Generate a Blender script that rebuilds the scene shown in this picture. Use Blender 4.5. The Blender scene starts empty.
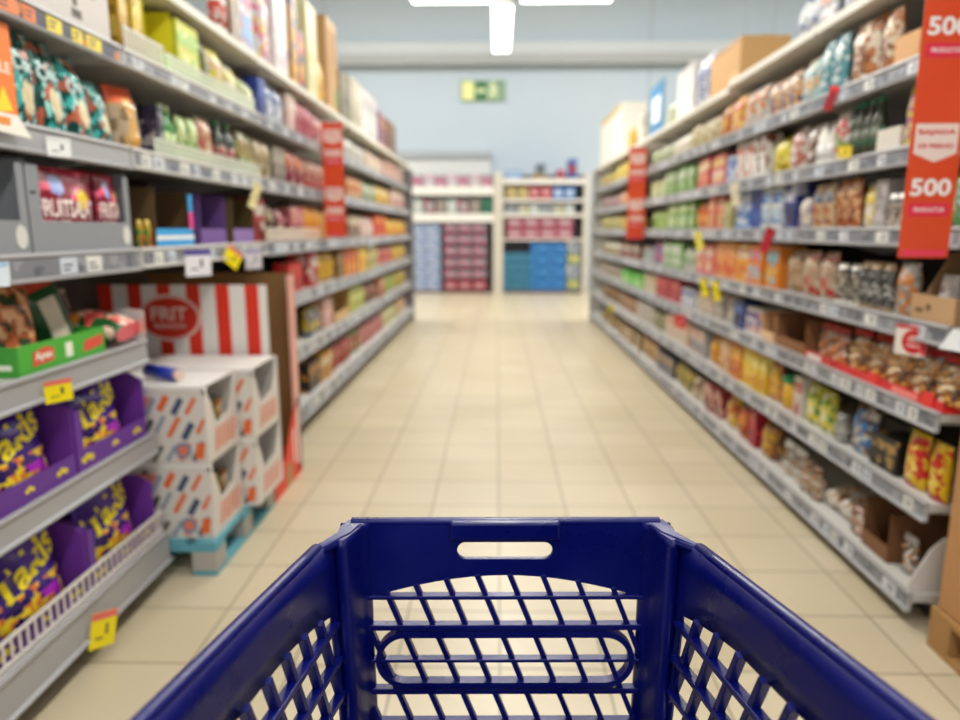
import bpy, bmesh, math, random
from mathutils import Vector, Matrix, noise
R = math.radians
COL = bpy.context.scene.collection
random.seed(7)
# ------------------------------------------------------------------ materials
def lin(h, k=1.0):
    h = h.lstrip('#'); o = []
    for i in (0, 2, 4):
        v = int(h[i:i+2], 16)/255
        o.append((v/12.92 if v <= .04045 else ((v+.055)/1.055)**2.4)*k)
    return (*o, 1)
_mats = {}
def mat(h, rough=.5, metal=0, spec=.5, emit=0, coat=0):
    key = (h, rough, metal, spec, emit, coat)
    if key in _mats: return _mats[key]
    m = bpy.data.materials.new('mat_'+h); m.use_nodes = True
    b = m.node_tree.nodes['Principled BSDF']
    b.inputs['Base Color'].default_value = lin(h); b.inputs['Roughness'].default_value = rough
    b.inputs['Metallic'].default_value = metal; b.inputs['Specular IOR Level'].default_value = spec
    b.inputs['Coat Weight'].default_value = coat
    if emit:
        b.inputs['Emission Color'].default_value = lin(h); b.inputs['Emission Strength'].default_value = emit
    else:
        nt = m.node_tree; tc = nt.nodes.new('ShaderNodeTexCoord'); n = nt.nodes.new('ShaderNodeTexNoise')
        n.inputs['Scale'].default_value = 14; mr = nt.nodes.new('ShaderNodeMapRange')
        mr.inputs['To Min'].default_value = max(.02, rough-.08); mr.inputs['To Max'].default_value = min(1, rough+.08)
        nt.links.new(tc.outputs['Object'], n.inputs['Vector']); nt.links.new(n.outputs['Fac'], mr.inputs['Value'])
        nt.links.new(mr.outputs['Result'], b.inputs['Roughness'])
    _mats[key] = m; return m
def printed(c1, c2, c3, scale=22, rough=.32, a=.58, b_=.82, bump=0):
    """printed film or card: blotches of the second and third ink on the first"""
    key = ('p', c1, c2, c3, scale, rough, a, b_, bump)
    if key in _mats: return _mats[key]
    m = bpy.data.materials.new('print_'+c1); m.use_nodes = True; nt = m.node_tree; L = nt.links
    b = nt.nodes['Principled BSDF']; b.inputs['Roughness'].default_value = rough
    tc = nt.nodes.new('ShaderNodeTexCoord'); mp = nt.nodes.new('ShaderNodeMapping')
    s = (int(c1, 16) % 97)*.13; mp.inputs['Location'].default_value = (s, s*.7, s*.3)
    nz = nt.nodes.new('ShaderNodeTexNoise'); nz.inputs['Scale'].default_value = 30
    mx = nt.nodes.new('ShaderNodeMix'); mx.data_type = 'VECTOR'; mx.inputs[0].default_value = .025
    v = nt.nodes.new('ShaderNodeTexVoronoi'); v.inputs['Scale'].default_value = scale
    sp = nt.nodes.new('ShaderNodeSeparateColor'); cr = nt.nodes.new('ShaderNodeValToRGB')
    cr.color_ramp.interpolation = 'CONSTANT'; e = cr.color_ramp.elements
    e[0].position = 0; e[0].color = lin(c1, .74); e[1].position = a; e[1].color = lin(c2, .74)
    x = e.new(b_); x.color = lin(c3, .74)
    L.new(tc.outputs['Object'], mp.inputs['Vector']); L.new(mp.outputs[0], nz.inputs['Vector'])
    L.new(mp.outputs[0], mx.inputs[4]); L.new(nz.outputs['Color'], mx.inputs[5])
    L.new(mx.outputs[1], v.inputs['Vector']); L.new(v.outputs['Color'], sp.inputs[0])
    L.new(sp.outputs[0], cr.inputs[0]); L.new(cr.outputs[0], b.inputs['Base Color'])
    if bump:
        bp = nt.nodes.new('ShaderNodeBump'); bp.inputs['Strength'].default_value = bump; bp.inputs['Distance'].default_value = .004
        n2 = nt.nodes.new('ShaderNodeTexNoise'); n2.inputs['Scale'].default_value = 45
        L.new(tc.outputs['Object'], n2.inputs['Vector']); L.new(n2.outputs['Fac'], bp.inputs['Height']); L.new(bp.outputs[0], b.inputs['Normal'])
    _mats[key] = m; return m
def film():
    if 'film' in _mats: return _mats['film']
    m = bpy.data.materials.new('clear_film'); m.use_nodes = True; nt = m.node_tree; nt.nodes.clear()
    o = nt.nodes.new('ShaderNodeOutputMaterial'); t = nt.nodes.new('ShaderNodeBsdfTransparent')
    g = nt.nodes.new('ShaderNodeBsdfGlossy'); g.inputs['Roughness'].default_value = .22
    x = nt.nodes.new('ShaderNodeMixShader'); x.inputs[0].default_value = .1
    nt.links.new(t.outputs[0], x.inputs[1]); nt.links.new(g.outputs[0], x.inputs[2]); nt.links.new(x.outputs[0], o.inputs[0])
    _mats['film'] = m; return m
# ------------------------------------------------------------------ mesh helpers
def box(bm, x0, x1, y0, y1, z0, z1, mi=0):
    vs = [bm.verts.new((x, y, z)) for x in (x0, x1) for y in (y0, y1) for z in (z0, z1)]
    for q in ((0,1,3,2),(4,6,7,5),(0,4,5,1),(2,3,7,6),(0,2,6,4),(1,5,7,3)):
        f = bm.faces.new([vs[i] for i in q]); f.material_index = mi
    return vs
def poly_prism(bm, pts, z0, z1, mi=0, axis='z'):
    def P(a, b, c): return {'z': (a, b, c), 'y': (a, c, b), 'x': (c, a, b)}[axis]
    lo = [bm.verts.new(P(a, b, z0)) for a, b in pts]; hi = [bm.verts.new(P(a, b, z1)) for a, b in pts]
    n = len(pts)
    for i in range(n):
        f = bm.faces.new((lo[i], lo[(i+1) % n], hi[(i+1) % n], hi[i])); f.material_index = mi
    for q in (lo[::-1], hi):
        f = bm.faces.new(q); f.material_index = mi
def tube(bm, pts, r, seg=8, mi=0, closed=False):
    pts = [Vector(p) for p in pts]; rings = []; n = len(pts); up = None
    for i, p in enumerate(pts):
        a = pts[i-1] if i or closed else p; b = pts[(i+1) % n] if i < n-1 or closed else p
        t = (b-a).normalized()
        ref = Vector((0, 0, 1)) if abs(t.z) < .9 else Vector((1, 0, 0))
        u = t.cross(ref).normalized(); v = t.cross(u)
        rings.append([bm.verts.new(p+(u*math.cos(k/seg*2*math.pi)+v*math.sin(k/seg*2*math.pi))*r) for k in range(seg)])
    for i in range(n if closed else n-1):
        A, B = rings[i], rings[(i+1) % n]
        for k in range(seg):
            f = bm.faces.new((A[k], A[(k+1) % seg], B[(k+1) % seg], B[k])); f.material_index = mi; f.smooth = True
    if not closed:
        bm.faces.new(rings[0][::-1]).material_index = mi; bm.faces.new(rings[-1]).material_index = mi
def lathe(bm, prof, seg=20, mi=0, cx=0, cy=0):
    rings = []
    for r, z in prof:
        rings.append([bm.verts.new((cx+r*math.cos(k/seg*2*math.pi), cy+r*math.sin(k/seg*2*math.pi), z)) for k in range(seg)])
    for A, B in zip(rings, rings[1:]):
        for k in range(seg):
            f = bm.faces.new((A[k], A[(k+1) % seg], B[(k+1) % seg], B[k])); f.material_index = mi; f.smooth = True
    bm.faces.new(rings[0][::-1]).material_index = mi; bm.faces.new(rings[-1]).material_index = mi
_txt = {}
def text_geo(s):
    """outline letters as (points, faces), unit height, centred"""
    if s in _txt: return _txt[s]
    cu = bpy.data.curves.new('letters', 'FONT'); cu.body = s; cu.align_x = 'CENTER'; cu.resolution_u = 3; cu.offset = .03
    ob = bpy.data.objects.new('letters', cu); COL.objects.link(ob); bpy.context.view_layer.update()
    me = ob.evaluated_get(bpy.context.evaluated_depsgraph_get()).to_mesh()
    P = [v.co.copy() for v in me.vertices]; F = [tuple(p.vertices) for p in me.polygons]
    bpy.data.objects.remove(ob); bpy.data.curves.remove(cu)
    x0, x1 = min(p.x for p in P), max(p.x for p in P); y0, y1 = min(p.y for p in P), max(p.y for p in P)
    P = [((p.x-(x0+x1)/2)/(x1-x0), (p.y-(y0+y1)/2)/(y1-y0)) for p in P]
    _txt[s] = (P, F); return _txt[s]
def letters(bm, s, w, h, fn, mi=0):
    """letters w by h, each point (a, b) placed by fn(a, b) -> xyz"""
    P, F = text_geo(s); vs = [bm.verts.new(fn(a*w, b*h)) for a, b in P]
    for f in F:
        try: bm.faces.new([vs[i] for i in f]).material_index = mi
        except ValueError: pass
def obj(name, bm, mats, parent=None, loc=(0,0,0), rot=(0,0,0), bevel=0, normals=True):
    me = bpy.data.meshes.new(name)
    if normals: bmesh.ops.recalc_face_normals(bm, faces=bm.faces)
    bm.to_mesh(me); bm.free()
    for m in (mats if isinstance(mats, (list, tuple)) else [mats]): me.materials.append(m)
    o = bpy.data.objects.new(name, me); COL.objects.link(o); o.location = loc; o.rotation_euler = rot
    if parent: o.parent = parent
    if bevel:
        b = o.modifiers.new('bevel', 'BEVEL'); b.width = bevel; b.segments = 2; b.limit_method = 'ANGLE'; b.angle_limit = R(40)
    return o
def tag(o, label=None, cat=None, group=None, kind=None):
    if label:
        n = len(label.split())
        if not 4 <= n <= 16: print('BADLABEL', n, label)
        o['label'] = label
    if cat: o['category'] = cat
    if group: o['group'] = group
    if kind: o['kind'] = kind
    return o
def thing(name, label, cat, loc=(0,0,0), rz=0, group=None):
    o = bpy.data.objects.new(name, None); COL.objects.link(o); o.location = loc; o.rotation_euler = (0, 0, rz)
    o.empty_display_size = .05
    return tag(o, label, cat, group)
KIDS = {}
def copy_tree(o, parent=None):
    c = o.copy(); COL.objects.link(c)
    if parent: c.parent = parent
    for ch in [x for x in o.children]: copy_tree(ch, c)
    return c
def BM(): return bmesh.new()
def structure(name, bm, m): return tag(obj(name, bm, m), kind='structure')
BLOCKS = """
R|0|8.419|9.831|4|bag|0.16|olive snack bag|6f6a3c c9a24a 8a3b2a
R|0|7.09|8.419|3|box|0.17|brown and cream biscuit box|7a5a3a d8c49a a34a2c
R|0|6.355|7.09|2|bag|0.18|orange and tan snack bag|c98a4a e8cf9a 5a3a2a
R|0|5.754|6.355|2|box|0.17|dark blue wafer box|39405a c9a26a 8c8f98
R|0|5.197|5.754|2|bag|0.18|olive bag with yellow print|6d7040 d9b845 3c5a3a
R|0|4.807|5.197|2|bag|0.17|beige crisp bag|c2a987 8d5a40 e6dcc4
R|0|4.511|4.807|1|box|0.19|crimson biscuit box|a8323c e3b7a0 5c1c20
R|0|4.211|4.49|1|bag|0.2|yellow and red snack bag|d8b02c c73527 f0d890
R|0|4.013|4.192|1|bag|0.2|red snack bag with orange print|cc3b2a e88f3a 7a1f1a
R|0|3.881|3.996|1|box|0.21|slim crimson box|b01c34 d8404c 701020
R|0|3.583|3.865|1|bag|0.19|brown bag with yellow panel|7a4a26 e0b024 c98a30
R|0|3.289|3.555|2|clear|0.17|clear bag of white snacks|d8d2c8 b08a60 f0ece4
R|0|3.069|3.278|2|clear|0.16|clear bag of brown biscuits|b88a5c e6d9c2 7a5230
R|0|2.812|3.059|2|pill|0.09|white and tan pastry bag|e4d8c6 b57e4c f4f0e8
R|0|2.677|2.803|1|clear|0.12|crumpled bag of pink biscuits|cf9f86 e8dccb 8a5a44
R|0|2.469|2.661|1|carton|0.2|empty dark brown shelf carton|6b4426 7d5230 4a2d18
R|0|2.363|2.448|1|clear|0.15|white and orange loaf bag|e6dfd6 d08a3a b9b2aa
R|1|8.481|9.892|4|bag|0.17|dark brown snack bag|6c5238 b98a55 3a2c22
R|1|7.362|8.481|3|bag|0.18|rust coloured snack bag|a5603a d9c09a 503020
R|1|6.586|7.362|2|box|0.18|white biscuit box|d9d6cf a8a39a 8c6a4a
R|1|6.102|6.586|2|bag|0.18|khaki snack bag|8f8a62 c8c0a0 5c583c
R|1|5.344|6.065|3|box|0.2|white box with peach panel|e3ddd2 e0a27c c9bfae
R|1|4.917|5.316|2|box|0.2|grey box with pink panel|b9b8bb e3b29c 6f7078
R|1|4.616|4.893|1|bag|0.2|orange crisp bag|e5941e f6c440 b85a14
R|1|4.388|4.594|1|box|0.21|peach cracker box|e0b07a f0d6b0 c77a3a
R|1|4.181|4.368|1|box|0.22|orange biscuit box|e58a22 f7c04c c0501c
R|1|3.991|4.163|1|box|0.22|slim bright yellow box|f2cb14 f7e36a e59a1a
R|1|3.788|3.975|2|box|0.22|yellow snack box|ecc21c f9ea8c d98c1c
R|1|3.644|3.773|1|bag|0.2|peach pouch with yellow base|e0a05a f2cc40 c76a3a
R|1|3.448|3.631|1|tub|0.17|yellow tub with green lid|e4b02e e8893c 128a4c
R|1|3.328|3.436|1|box|0.2|white box with red edge|e2d8cc c23a35 b8b0a4
R|1|3.04|3.316|2|bag|0.19|pale yellow bag with green print|e3d23c 4f8c3a f2efc0
R|1|2.909|3.021|1|clear|0.13|grey clear bag|9a9a94 c8c6be 6f6e68
R|1|2.707|2.891|1|bag|0.2|brown toy packet with blue figure|7a5c3c 2f7cc4 d8d4c8
R|1|2.504|2.692|1|box|0.13|black box with gold band|1c1a18 b08a4c 1c1a18
R|1|2.35|2.483|1|bag|0.21|yellow corn snack bag|f0c81a d42a22 f8e27a
R|1|2.236|2.344|1|bag|0.2|yellow puff bag with red stripe|efc318 cf2a20 f6dc60
R|2|8.399|10.049|4|bag|0.15|mixed brown snack bag|8a6a48 d8d0c0 5a3a2a
R|2|7.11|8.331|3|box|0.14|bright green box|6cc84a 4aa838 c0e8a0
R|2|6.559|7.061|1|box|0.17|cream box|dcd4c0 c8b060 a09880
R|2|5.677|6.476|1|box|0.19|crimson cube box|c0303e d85a5c 8c1c28
R|2|5.262|5.645|2|box|0.15|white and blue box|cfd2dc 3a5aa0 e8e8ec
R|2|4.81|5.235|2|bag|0.19|cream bag with tan print|e0cfbc c29a78 f2eae0
R|2|4.369|4.787|2|bag|0.18|grey beige pouch|b8ad9f 8a8074 d8d0c6
R|2|4.204|4.35|1|box|0.17|slim navy box|2c3f80 5670b0 1c2848
R|2|3.907|4.186|1|box|0.15|blue and orange pastry packet|e4dfdc 35519c d9692c
R|2|3.703|3.892|1|carton|0.15|small tan carton with bags|c09064 dcb890 8a5c38
R|2|3.307|3.676|1|carton|0.17|empty brown shelf carton|7a4f2c 8a5c34 4c2e18
R|2|3.004|3.285|2|clear|0.17|clear bag of orange crackers|e8924a f0d8c0 c04030
R|2|2.221|2.995|5|clear|0.19|clear bag of golden puffs|eab04c f4e0b8 b8302c
R|3|8.593|10.005|3|bag|0.16|olive and white bag|8a9050 e0ddd0 b06a3a
R|3|7.368|8.522|3|box|0.15|rust and grey box|9c6a50 c8c8c0 7a3a30
R|3|6.787|7.316|2|clear|0.14|white snack bag|dedad2 9ac0c8 b8b4ac
R|3|6.329|6.743|1|bag|0.22|magenta and blue bag|b03a70 6a9ac0 d8607a
R|3|5.667|6.29|3|box|0.21|green box with white band|7fae5c dfe4d4 5a8a40
R|3|5.316|5.636|1|bag|0.18|white bag with green print|d8dcd0 8ab070 b8b8ac
R|3|4.863|5.288|2|box|0.21|pink and cream box|e06a78 f2d0b8 e89a4a
R|3|4.423|4.84|2|box|0.23|orange peach box|ee9a4a f4b478 e0602c
R|3|4.205|4.404|1|box|0.23|amber box with white panel|f2a81c f6e6c4 e07a14
R|3|3.93|4.188|1|box|0.23|orange box with pink window|f09028 e86a70 9cc4d0
R|3|3.716|3.915|1|box|0.23|orange box with teal window|ee8a24 8cc0cc f2b850
R|3|3.464|3.702|1|bag|0.22|tan paper snack bag|b8926c d0b494 8a6440
R|3|3.133|3.452|2|bag|0.22|beige bag with red base|bfa184 d8c4a8 c42a2a
R|3|2.934|3.124|2|clear|0.17|clear bag of pale nuts|cfc4b0 5a4c3a f0ece0
R|3|2.671|2.926|3|clear|0.19|black and clear nut bag|4a463c d8d6ce a8865c
R|3|2.531|2.657|1|bag|0.2|silver bag with orange oval|c8c4bc e08a3c 9a968e
R|4|8.512|10.064|3|box|0.15|olive yellow box|b8ac50 e0d69a 7a7a40
R|4|7.324|8.443|3|bag|0.15|yellow bag with orange print|d9c23c e0904a f0e4a0
R|4|6.273|6.891|2|bag|0.18|lime green bag|93b84c c8d890 5c8a30
R|4|5.375|6.236|3|box|0.22|green box with yellow print|5f9a38 b8cc50 dfe6d4
R|4|5.016|5.347|2|bag|0.2|orange and red pouch|e48a30 d0482c f2c070
R|4|4.702|4.992|1|box|0.22|salmon box|e07a60 f0a888 c8a060
R|4|4.482|4.681|1|box|0.18|khaki green box|b0a868 c8c090 8a8448
R|4|4.23|4.463|1|box|0.23|pale blue box with white figures|6f9cd8 dfe6ee 2456a8
R|4|4.051|4.213|1|box|0.23|royal blue box|2c4fb0 1c3480 4a70c8
R|4|3.735|4.02|2|box|0.23|blue and cream box|d8dcd8 2c5cb4 9cc0e0
R|4|3.558|3.722|1|box|0.23|navy and white box|28327c c8cce0 1a2050
R|4|3.431|3.546|1|bag|0.15|lilac and cream bag|b8a8c0 e6dcc0 6a5080
R|4|3.192|3.42|2|bag|0.21|blue topped crouton bag|d8b88c 2a6a94 b8683c
R|4|2.976|3.183|2|bag|0.22|rust brown snack bag|b5683a e0b080 7a2c1c
R|4|2.833|2.968|1|bag|0.18|cream bag with yellow label|e4d0a8 e8c828 f4ecdc
R|4|2.744|2.825|1|box|0.19|grey box side|b4aeac 9a9492 cac4c2
R|4|2.622|2.737|2|clear|0.13|clear bag of white rice cakes|ded4c4 b89a78 f0ebe2
R|5|8.706|10.117|3|bag|0.14|rose and white bag|b06a70 dcd4d0 7a3a48
R|5|7.587|8.635|3|bag|0.15|peach snack bag|e0a06c f2d0b0 b86a48
R|5|6.403|6.944|2|box|0.15|cream and lime box|dcdcb8 a0b850 f0f0e0
R|5|5.428|6.364|4|box|0.21|green box with pale lid|6c9c44 d4dcc4 90b860
R|5|5.022|5.374|2|box|0.22|red box with cream edge|cc3c3c f0d8a8 e07050
R|5|4.714|4.998|2|box|0.21|pink box with yellow corner|e06a70 f0c050 f4dccc
R|5|4.516|4.673|1|box|0.17|slim blue white box|c8d4e8 4a70c0 e8ecf4
R|5|4.233|4.497|2|box|0.23|white box with orange window|ebe6dc e0602c f4f2ee
R|5|3.983|4.216|2|box|0.23|white box with brown window|ece8e0 8a5030 f6f4f0
R|5|3.749|3.954|1|bag|0.19|yellow crisp bag|e4cf20 f0e470 b89a18
R|5|3.553|3.736|1|bag|0.22|white bag with rose print|e2cfc4 c0705c f4ece8
R|5|3.408|3.541|1|bag|0.21|dark and cream snack bag|6a5448 e8dcd0 a88a78
R|5|3.265|3.397|3|bottle|0.19|small white bottle|ece8e0 f8f6f2 d8d0c4
R|5|3.134|3.255|1|bag|0.22|white bag with red top|e2ddd4 d8402c 7aa050
R|5|2.886|3.125|4|bottle|0.23|dark olive oil bottle|3c4030 5a5c44 2a8060
R|5|2.715|2.878|1|tray|0.09|white shelf tray|e6e0d6 d0c8bc f4f0ea
R|5|2.631|2.708|1|bag|0.22|yellow and pink bag|d8d040 c05a98 f0ec90
R|6|8.981|10.173|2|bag|0.15|golden snack pouch|d8b83c f0e0a0 a08830
R|6|7.983|8.907|2|box|0.17|bright yellow box|ecd030 f4e890 c8a020
R|6|6.237|7.0|2|bag|0.15|pale green pouch|b8c098 d8dcc0 88906a
R|6|5.655|6.201|2|bag|0.16|cream flour bag|e4dcc8 f4f0e4 c8bca0
R|6|4.986|5.625|3|bag|0.19|straw coloured pouch|c8b888 e0d4b0 9a8a60
R|6|4.729|4.941|1|bag|0.22|amber pouch with red top|e0a42c b8344c f0c868
R|6|4.462|4.709|1|bag|0.24|yellow pouch with pink top|e8ac30 dc4a60 f4d080
R|6|4.099|4.444|2|bag|0.22|silver bag with orange panel|b4b0a8 e0904c e8e4dc
R|6|3.668|4.084|3|bag|0.2|orange and white nut bag|dca06c f0e4d0 3a3460
R|6|3.443|3.656|1|bag|0.22|white bag with pale blue print|dfe4e0 90c0c8 e8b878
R|6|3.19|3.432|2|bag|0.25|teal and white crisp bag|5c9ca4 e4ecea 3c7c88
R|6|2.957|3.181|1|bag|0.26|kraft brown crisp bag|c07c44 ecdcc4 8a5028
R|6|2.819|2.942|1|bag|0.24|orange brown crisp bag|b8703c e8d4b4 7c4828
R|6|2.644|2.812|1|tray|0.11|tan cardboard shelf tray|c08a54 cf9c66 a87444
R|7|8.681|10.43|1|carton|0.62|tall white carton with gold lid|eeeae0 d8ac3c f4f2ec
R|7|7.869|8.613|1|bag|0.26|yellow and red pouch|f0d418 c04838 f8ec80
R|7|7.294|7.813|1|box|0.3|pale cream box|e4e0d0 cfcab8 f2f0e8
R|7|6.596|7.246|1|panel|0.48|blue show card with white centre|3478a4 e2e8ec 205880
R|7|6.157|6.557|1|bag|0.2|lime and white bag|dce0c8 a0b040 f0f2e8
R|7|5.6|6.123|1|carton|0.38|white grey storage carton|d8d6d4 c4c2c0 e8e6e4
R|7|5.209|5.572|2|bag|0.36|white and blue sack|e8e6e8 3c5cb0 b8b8c0
R|7|4.54|5.185|1|carton|0.29|plain tan cardboard carton|c79b63 b4864e d8b07c
R|7|3.503|3.728|2|bottle|0.2|white bottle with blue cap|e2e4e6 d8dce0 3a5cae
R|7|3.305|3.492|1|box|0.16|orange and grey box|8a8a92 e08044 d8d8dc
R|7|3.08|3.296|2|jar|0.17|yellow topped jar|6a6870 c8ccd8 e8cc3a
L|0|4.838|5.184|1|box|0.22|black box with orange side|2a2018 d8902c 1a140e
L|0|5.215|5.51|1|box|0.22|orange box with cream band|dca040 ecdcb0 b87020
L|0|5.545|6.298|3|bag|0.22|brick red snack bag|b03c34 d8907c 6c1c1c
L|0|6.344|6.78|1|bag|0.22|green and red bag|3c8a40 c03c3c a8c890
L|0|6.832|8.139|4|bag|0.22|rose snack bag|c0505c e0a8a0 8c2c3c
L|0|8.214|9.13|3|bag|0.22|pale yellow bag|d8d488 f0ecc8 a0a050
L|0|9.224|10.156|3|bag|0.22|cream and orange bag|e0d8c4 dc9c5c b0a890
L|1|4.913|5.321|1|bag|0.2|yellow bag with blue base|c8a82c 2c5ca0 e8d070
L|1|5.353|5.655|1|box|0.22|pink tray box|e0b0a8 f0d0c8 c88078
L|1|5.691|6.285|1|carton|0.24|tan shelf carton|b08c58 c8a470 6a5030
L|1|6.329|7.014|1|bag|0.24|lime yellow pouch|c8cc58 ecf0a8 8c9438
L|1|7.068|7.794|3|bag|0.22|brown rose bag|8c6058 c89078 50342c
L|1|7.861|8.365|2|box|0.22|orange rose box|c8805c e0b090 8c4c38
L|1|8.442|9.205|2|bag|0.22|lime green bag|98b440 d0dc88 60782c
L|1|9.299|10.231|3|bag|0.2|mustard snack bag|c8a828 e4d078 8c7418
L|2|4.471|4.798|1|box|0.19|scarlet box|d4201c e84c3c 901410
L|2|4.953|5.205|1|box|0.24|red and white box|c83c34 ecd8d0 902420
L|2|5.235|5.794|2|bag|0.24|golden yellow pouch|d89c14 ecc030 a06c10
L|2|5.83|6.14|1|box|0.23|brown biscuit box|8c6838 b89058 5c4020
L|2|6.182|6.672|2|box|0.24|orange box with pink base|e88828 e05860 f4b850
L|2|6.72|7.19|2|box|0.24|amber yellow box|ecb420 f4d460 d8783c
L|2|7.246|7.86|3|box|0.23|pale yellow box|c8bc68 ece4a8 4c4030
L|2|7.927|9.003|4|bag|0.22|red and rose bag|d85450 eca898 a02c30
L|2|9.091|10.297|4|bag|0.22|yellow orange bag|e0b428 f0d868 c07828
L|3|2.635|2.711|2|bag|0.11|yellow and green sweet bag|e0b830 5c9040 d04828
L|3|2.734|3.092|1|printcarton|0.24|brown carton with blue pink stripe|5c4424 2c9cd8 e83c94
L|3|3.165|3.48|1|carton|0.24|purple shelf carton|5c3c78 6c4c90 d8b830
L|3|3.532|3.849|1|carton|0.24|brown carton with lilac front|54401c 8468a4 d8c8a8
L|3|3.881|4.047|1|box|0.25|red box with pale top|b0302c d8ccc0 801c1c
L|3|4.082|4.248|1|bag|0.22|brown and cream bag|6c4c34 d8c8a0 3c2c20
L|3|4.286|4.556|1|bag|0.22|dark bag with rose side|4c3438 c86878 d8c4b0
L|3|4.578|4.861|1|box|0.22|rose box|c86870 e0a098 903c48
L|3|4.911|5.45|2|bag|0.24|orange yellow snack pouch|ec9c1c f4bc54 e8783c
L|3|5.482|5.785|1|bag|0.23|pale amber pouch|ecc068 f4dca8 d89440
L|3|6.371|6.882|2|box|0.2|brown cream box|a08468 d8c4a8 6c4c3c
L|3|6.933|7.665|3|bag|0.2|cream pink bag|e0c8b8 d89890 f0e4dc
L|3|7.728|8.494|3|box|0.23|scarlet and orange box|e03c24 ec8c2c b02018
L|3|8.571|10.36|5|bag|0.22|amber yellow bag|ecac1c f4d05c d8702c
L|4|2.809|2.865|1|box|0.2|dark navy box|24243c 3c3c54 a8a8a8
L|4|2.882|3.023|2|bottle|0.22|green bottle|287c30 a8c860 d8ecb0
L|4|3.042|3.221|2|bag|0.2|pale lime bag|b0c878 e4ecb0 709c40
L|4|3.242|3.399|1|bag|0.23|tan bag with rose print|c8a078 c86858 e8d8b8
L|4|3.423|3.68|2|bottle|0.24|dark bottle with red label|2c3428 a83c38 58885c
L|4|3.708|3.947|2|bag|0.23|olive brown bag|70602c b89c60 a4c088
L|4|3.98|4.258|2|bag|0.23|khaki tan bag|b0986c d4c49c 7c6840
L|4|4.295|4.536|2|box|0.22|grey brown box|8c8070 c0b8a8 5c5448
L|4|4.557|5.003|2|bag|0.24|crimson bag with peach print|b0243c e8a878 3c2c58
L|4|5.029|5.581|2|bag|0.23|red and tan bag|c04848 d4b498 8c2430
L|4|6.481|7.051|2|bag|0.22|orange tan bag|d07c40 ecc8a0 a83c28
L|4|7.103|7.858|3|bag|0.21|green and cream bag|8ca078 e4e0cc 5c7c54
L|4|7.923|8.878|3|bag|0.21|yellow cream bag|dcb83c f0e4c0 c88430
L|4|8.961|10.204|4|box|0.22|rose cream box|e0b4a4 f0dcd0 c87870
L|5|2.618|2.686|1|box|0.24|slim amber box|d8a820 ecc858 a07c18
L|5|2.7|2.771|1|box|0.26|bright yellow upright box|ecc81c f4e058 c89c14
L|5|2.794|3.031|1|carton|0.26|yellow shelf carton with green base|e4d818 7cc41c ecec50
L|5|3.049|3.284|1|box|0.25|yellow green box|dcdc30 a0cc20 f0f08c
L|5|3.305|3.415|1|bag|0.22|olive bag|706c34 a09c58 48441c
L|5|3.427|3.597|1|bag|0.24|yellow pink pouch|dccc48 e8b8a4 f0ec20
L|5|3.609|3.799|1|bag|0.2|white yellow pouch|e0e0b8 f0d820 f4f4e0
L|5|3.813|4.026|1|bag|0.17|cream green bag|d8dcb4 c0cc70 f0f0dc
L|5|4.042|4.177|1|box|0.22|royal blue box|2c449c 4460bc 1c2c70
L|5|4.194|4.598|1|bag|0.25|silver blue cookie pouch|a8b8c8 3c4c9c e8ecf0
L|5|4.62|4.821|1|box|0.24|pink beige box|e0c0b0 f0dcd0 c89088
L|5|4.844|5.282|3|bag|0.24|crimson rose pouch|b83c58 e0a0a0 8c1c38
L|5|5.31|5.643|2|bag|0.22|brick and rose pouch|c05060 e8c8b8 902c40
L|5|5.676|6.135|2|bag|0.2|grey cream pouch|b8b4a4 dcd8cc 8c8878
L|5|6.374|7.327|4|bag|0.2|silver cream bag|c0bcb0 e0dcd4 a09c8c
L|5|7.382|8.473|4|bag|0.2|cream rose bag|dcd0bc e8c0b0 b8a890
L|5|8.547|10.053|4|box|0.2|beige red box|d8b8a4 c85c50 e8dccc
L|6|3.544|3.693|2|bottle|0.3|white bottle with red label|e8e0dc c84838 d8ccc4
L|6|3.72|3.857|1|box|0.34|brown box|8c6c48 a88860 6c5030
L|6|3.871|4.052|1|box|0.42|blue and crimson panelled box|d8dce4 c02460 2c8cd0
L|6|4.068|4.416|1|bag|0.5|white sack with pink yellow print|e4e8f0 e86c94 f0d850
L|6|4.435|4.721|1|box|0.62|tall white box|f0e4e4 f8f4f4 d8c0c8
L|6|4.743|4.902|1|box|0.62|tall amber and navy box|d8980c 2c3070 ecb83c
L|6|4.926|5.073|1|box|0.4|black and red box|202020 d84840 e0a020
L|6|5.099|5.455|1|box|0.66|tall pale yellow box|f0e8b0 f4f0c8 e0cc80
L|6|5.485|5.702|1|bag|0.36|amber pouch|f0b420 f4d070 d89010
L|6|5.734|6.118|1|carton|0.72|tall tan carton with green edge|b48c5c c8a478 4c8c48
L|6|6.155|6.601|2|box|0.4|grey brown box|8c8470 a8a088 6c6450
L|6|6.645|7.171|3|box|0.46|beige box|d4ccb4 e4dccc b4a888
L|6|7.224|8.11|4|box|0.46|white and grey box|dcd8d4 b0acac ece8e4
L|6|8.177|8.681|2|box|0.4|purple and orange box|8c5c8c d89858 6c3c6c
L|6|8.758|9.522|2|box|0.4|brown storage box|8c6448 a47c5c 6c4830
"""
# ------------------------------------------------------------------ camera
cam = bpy.data.cameras.new('camera'); co = bpy.data.objects.new('camera', cam); COL.objects.link(co)
co.location = (0, 0, 1.36); co.rotation_euler = (R(90-10.61), 0, R(1.38))
cam.sensor_width = 36; cam.lens = 26.03; cam.clip_end = 100; cam.clip_start = .02
cam.dof.use_dof = True; cam.dof.focus_distance = .9; cam.dof.aperture_fstop = 2.3; cam.dof.aperture_blades = 0
bpy.context.scene.camera = co
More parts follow.
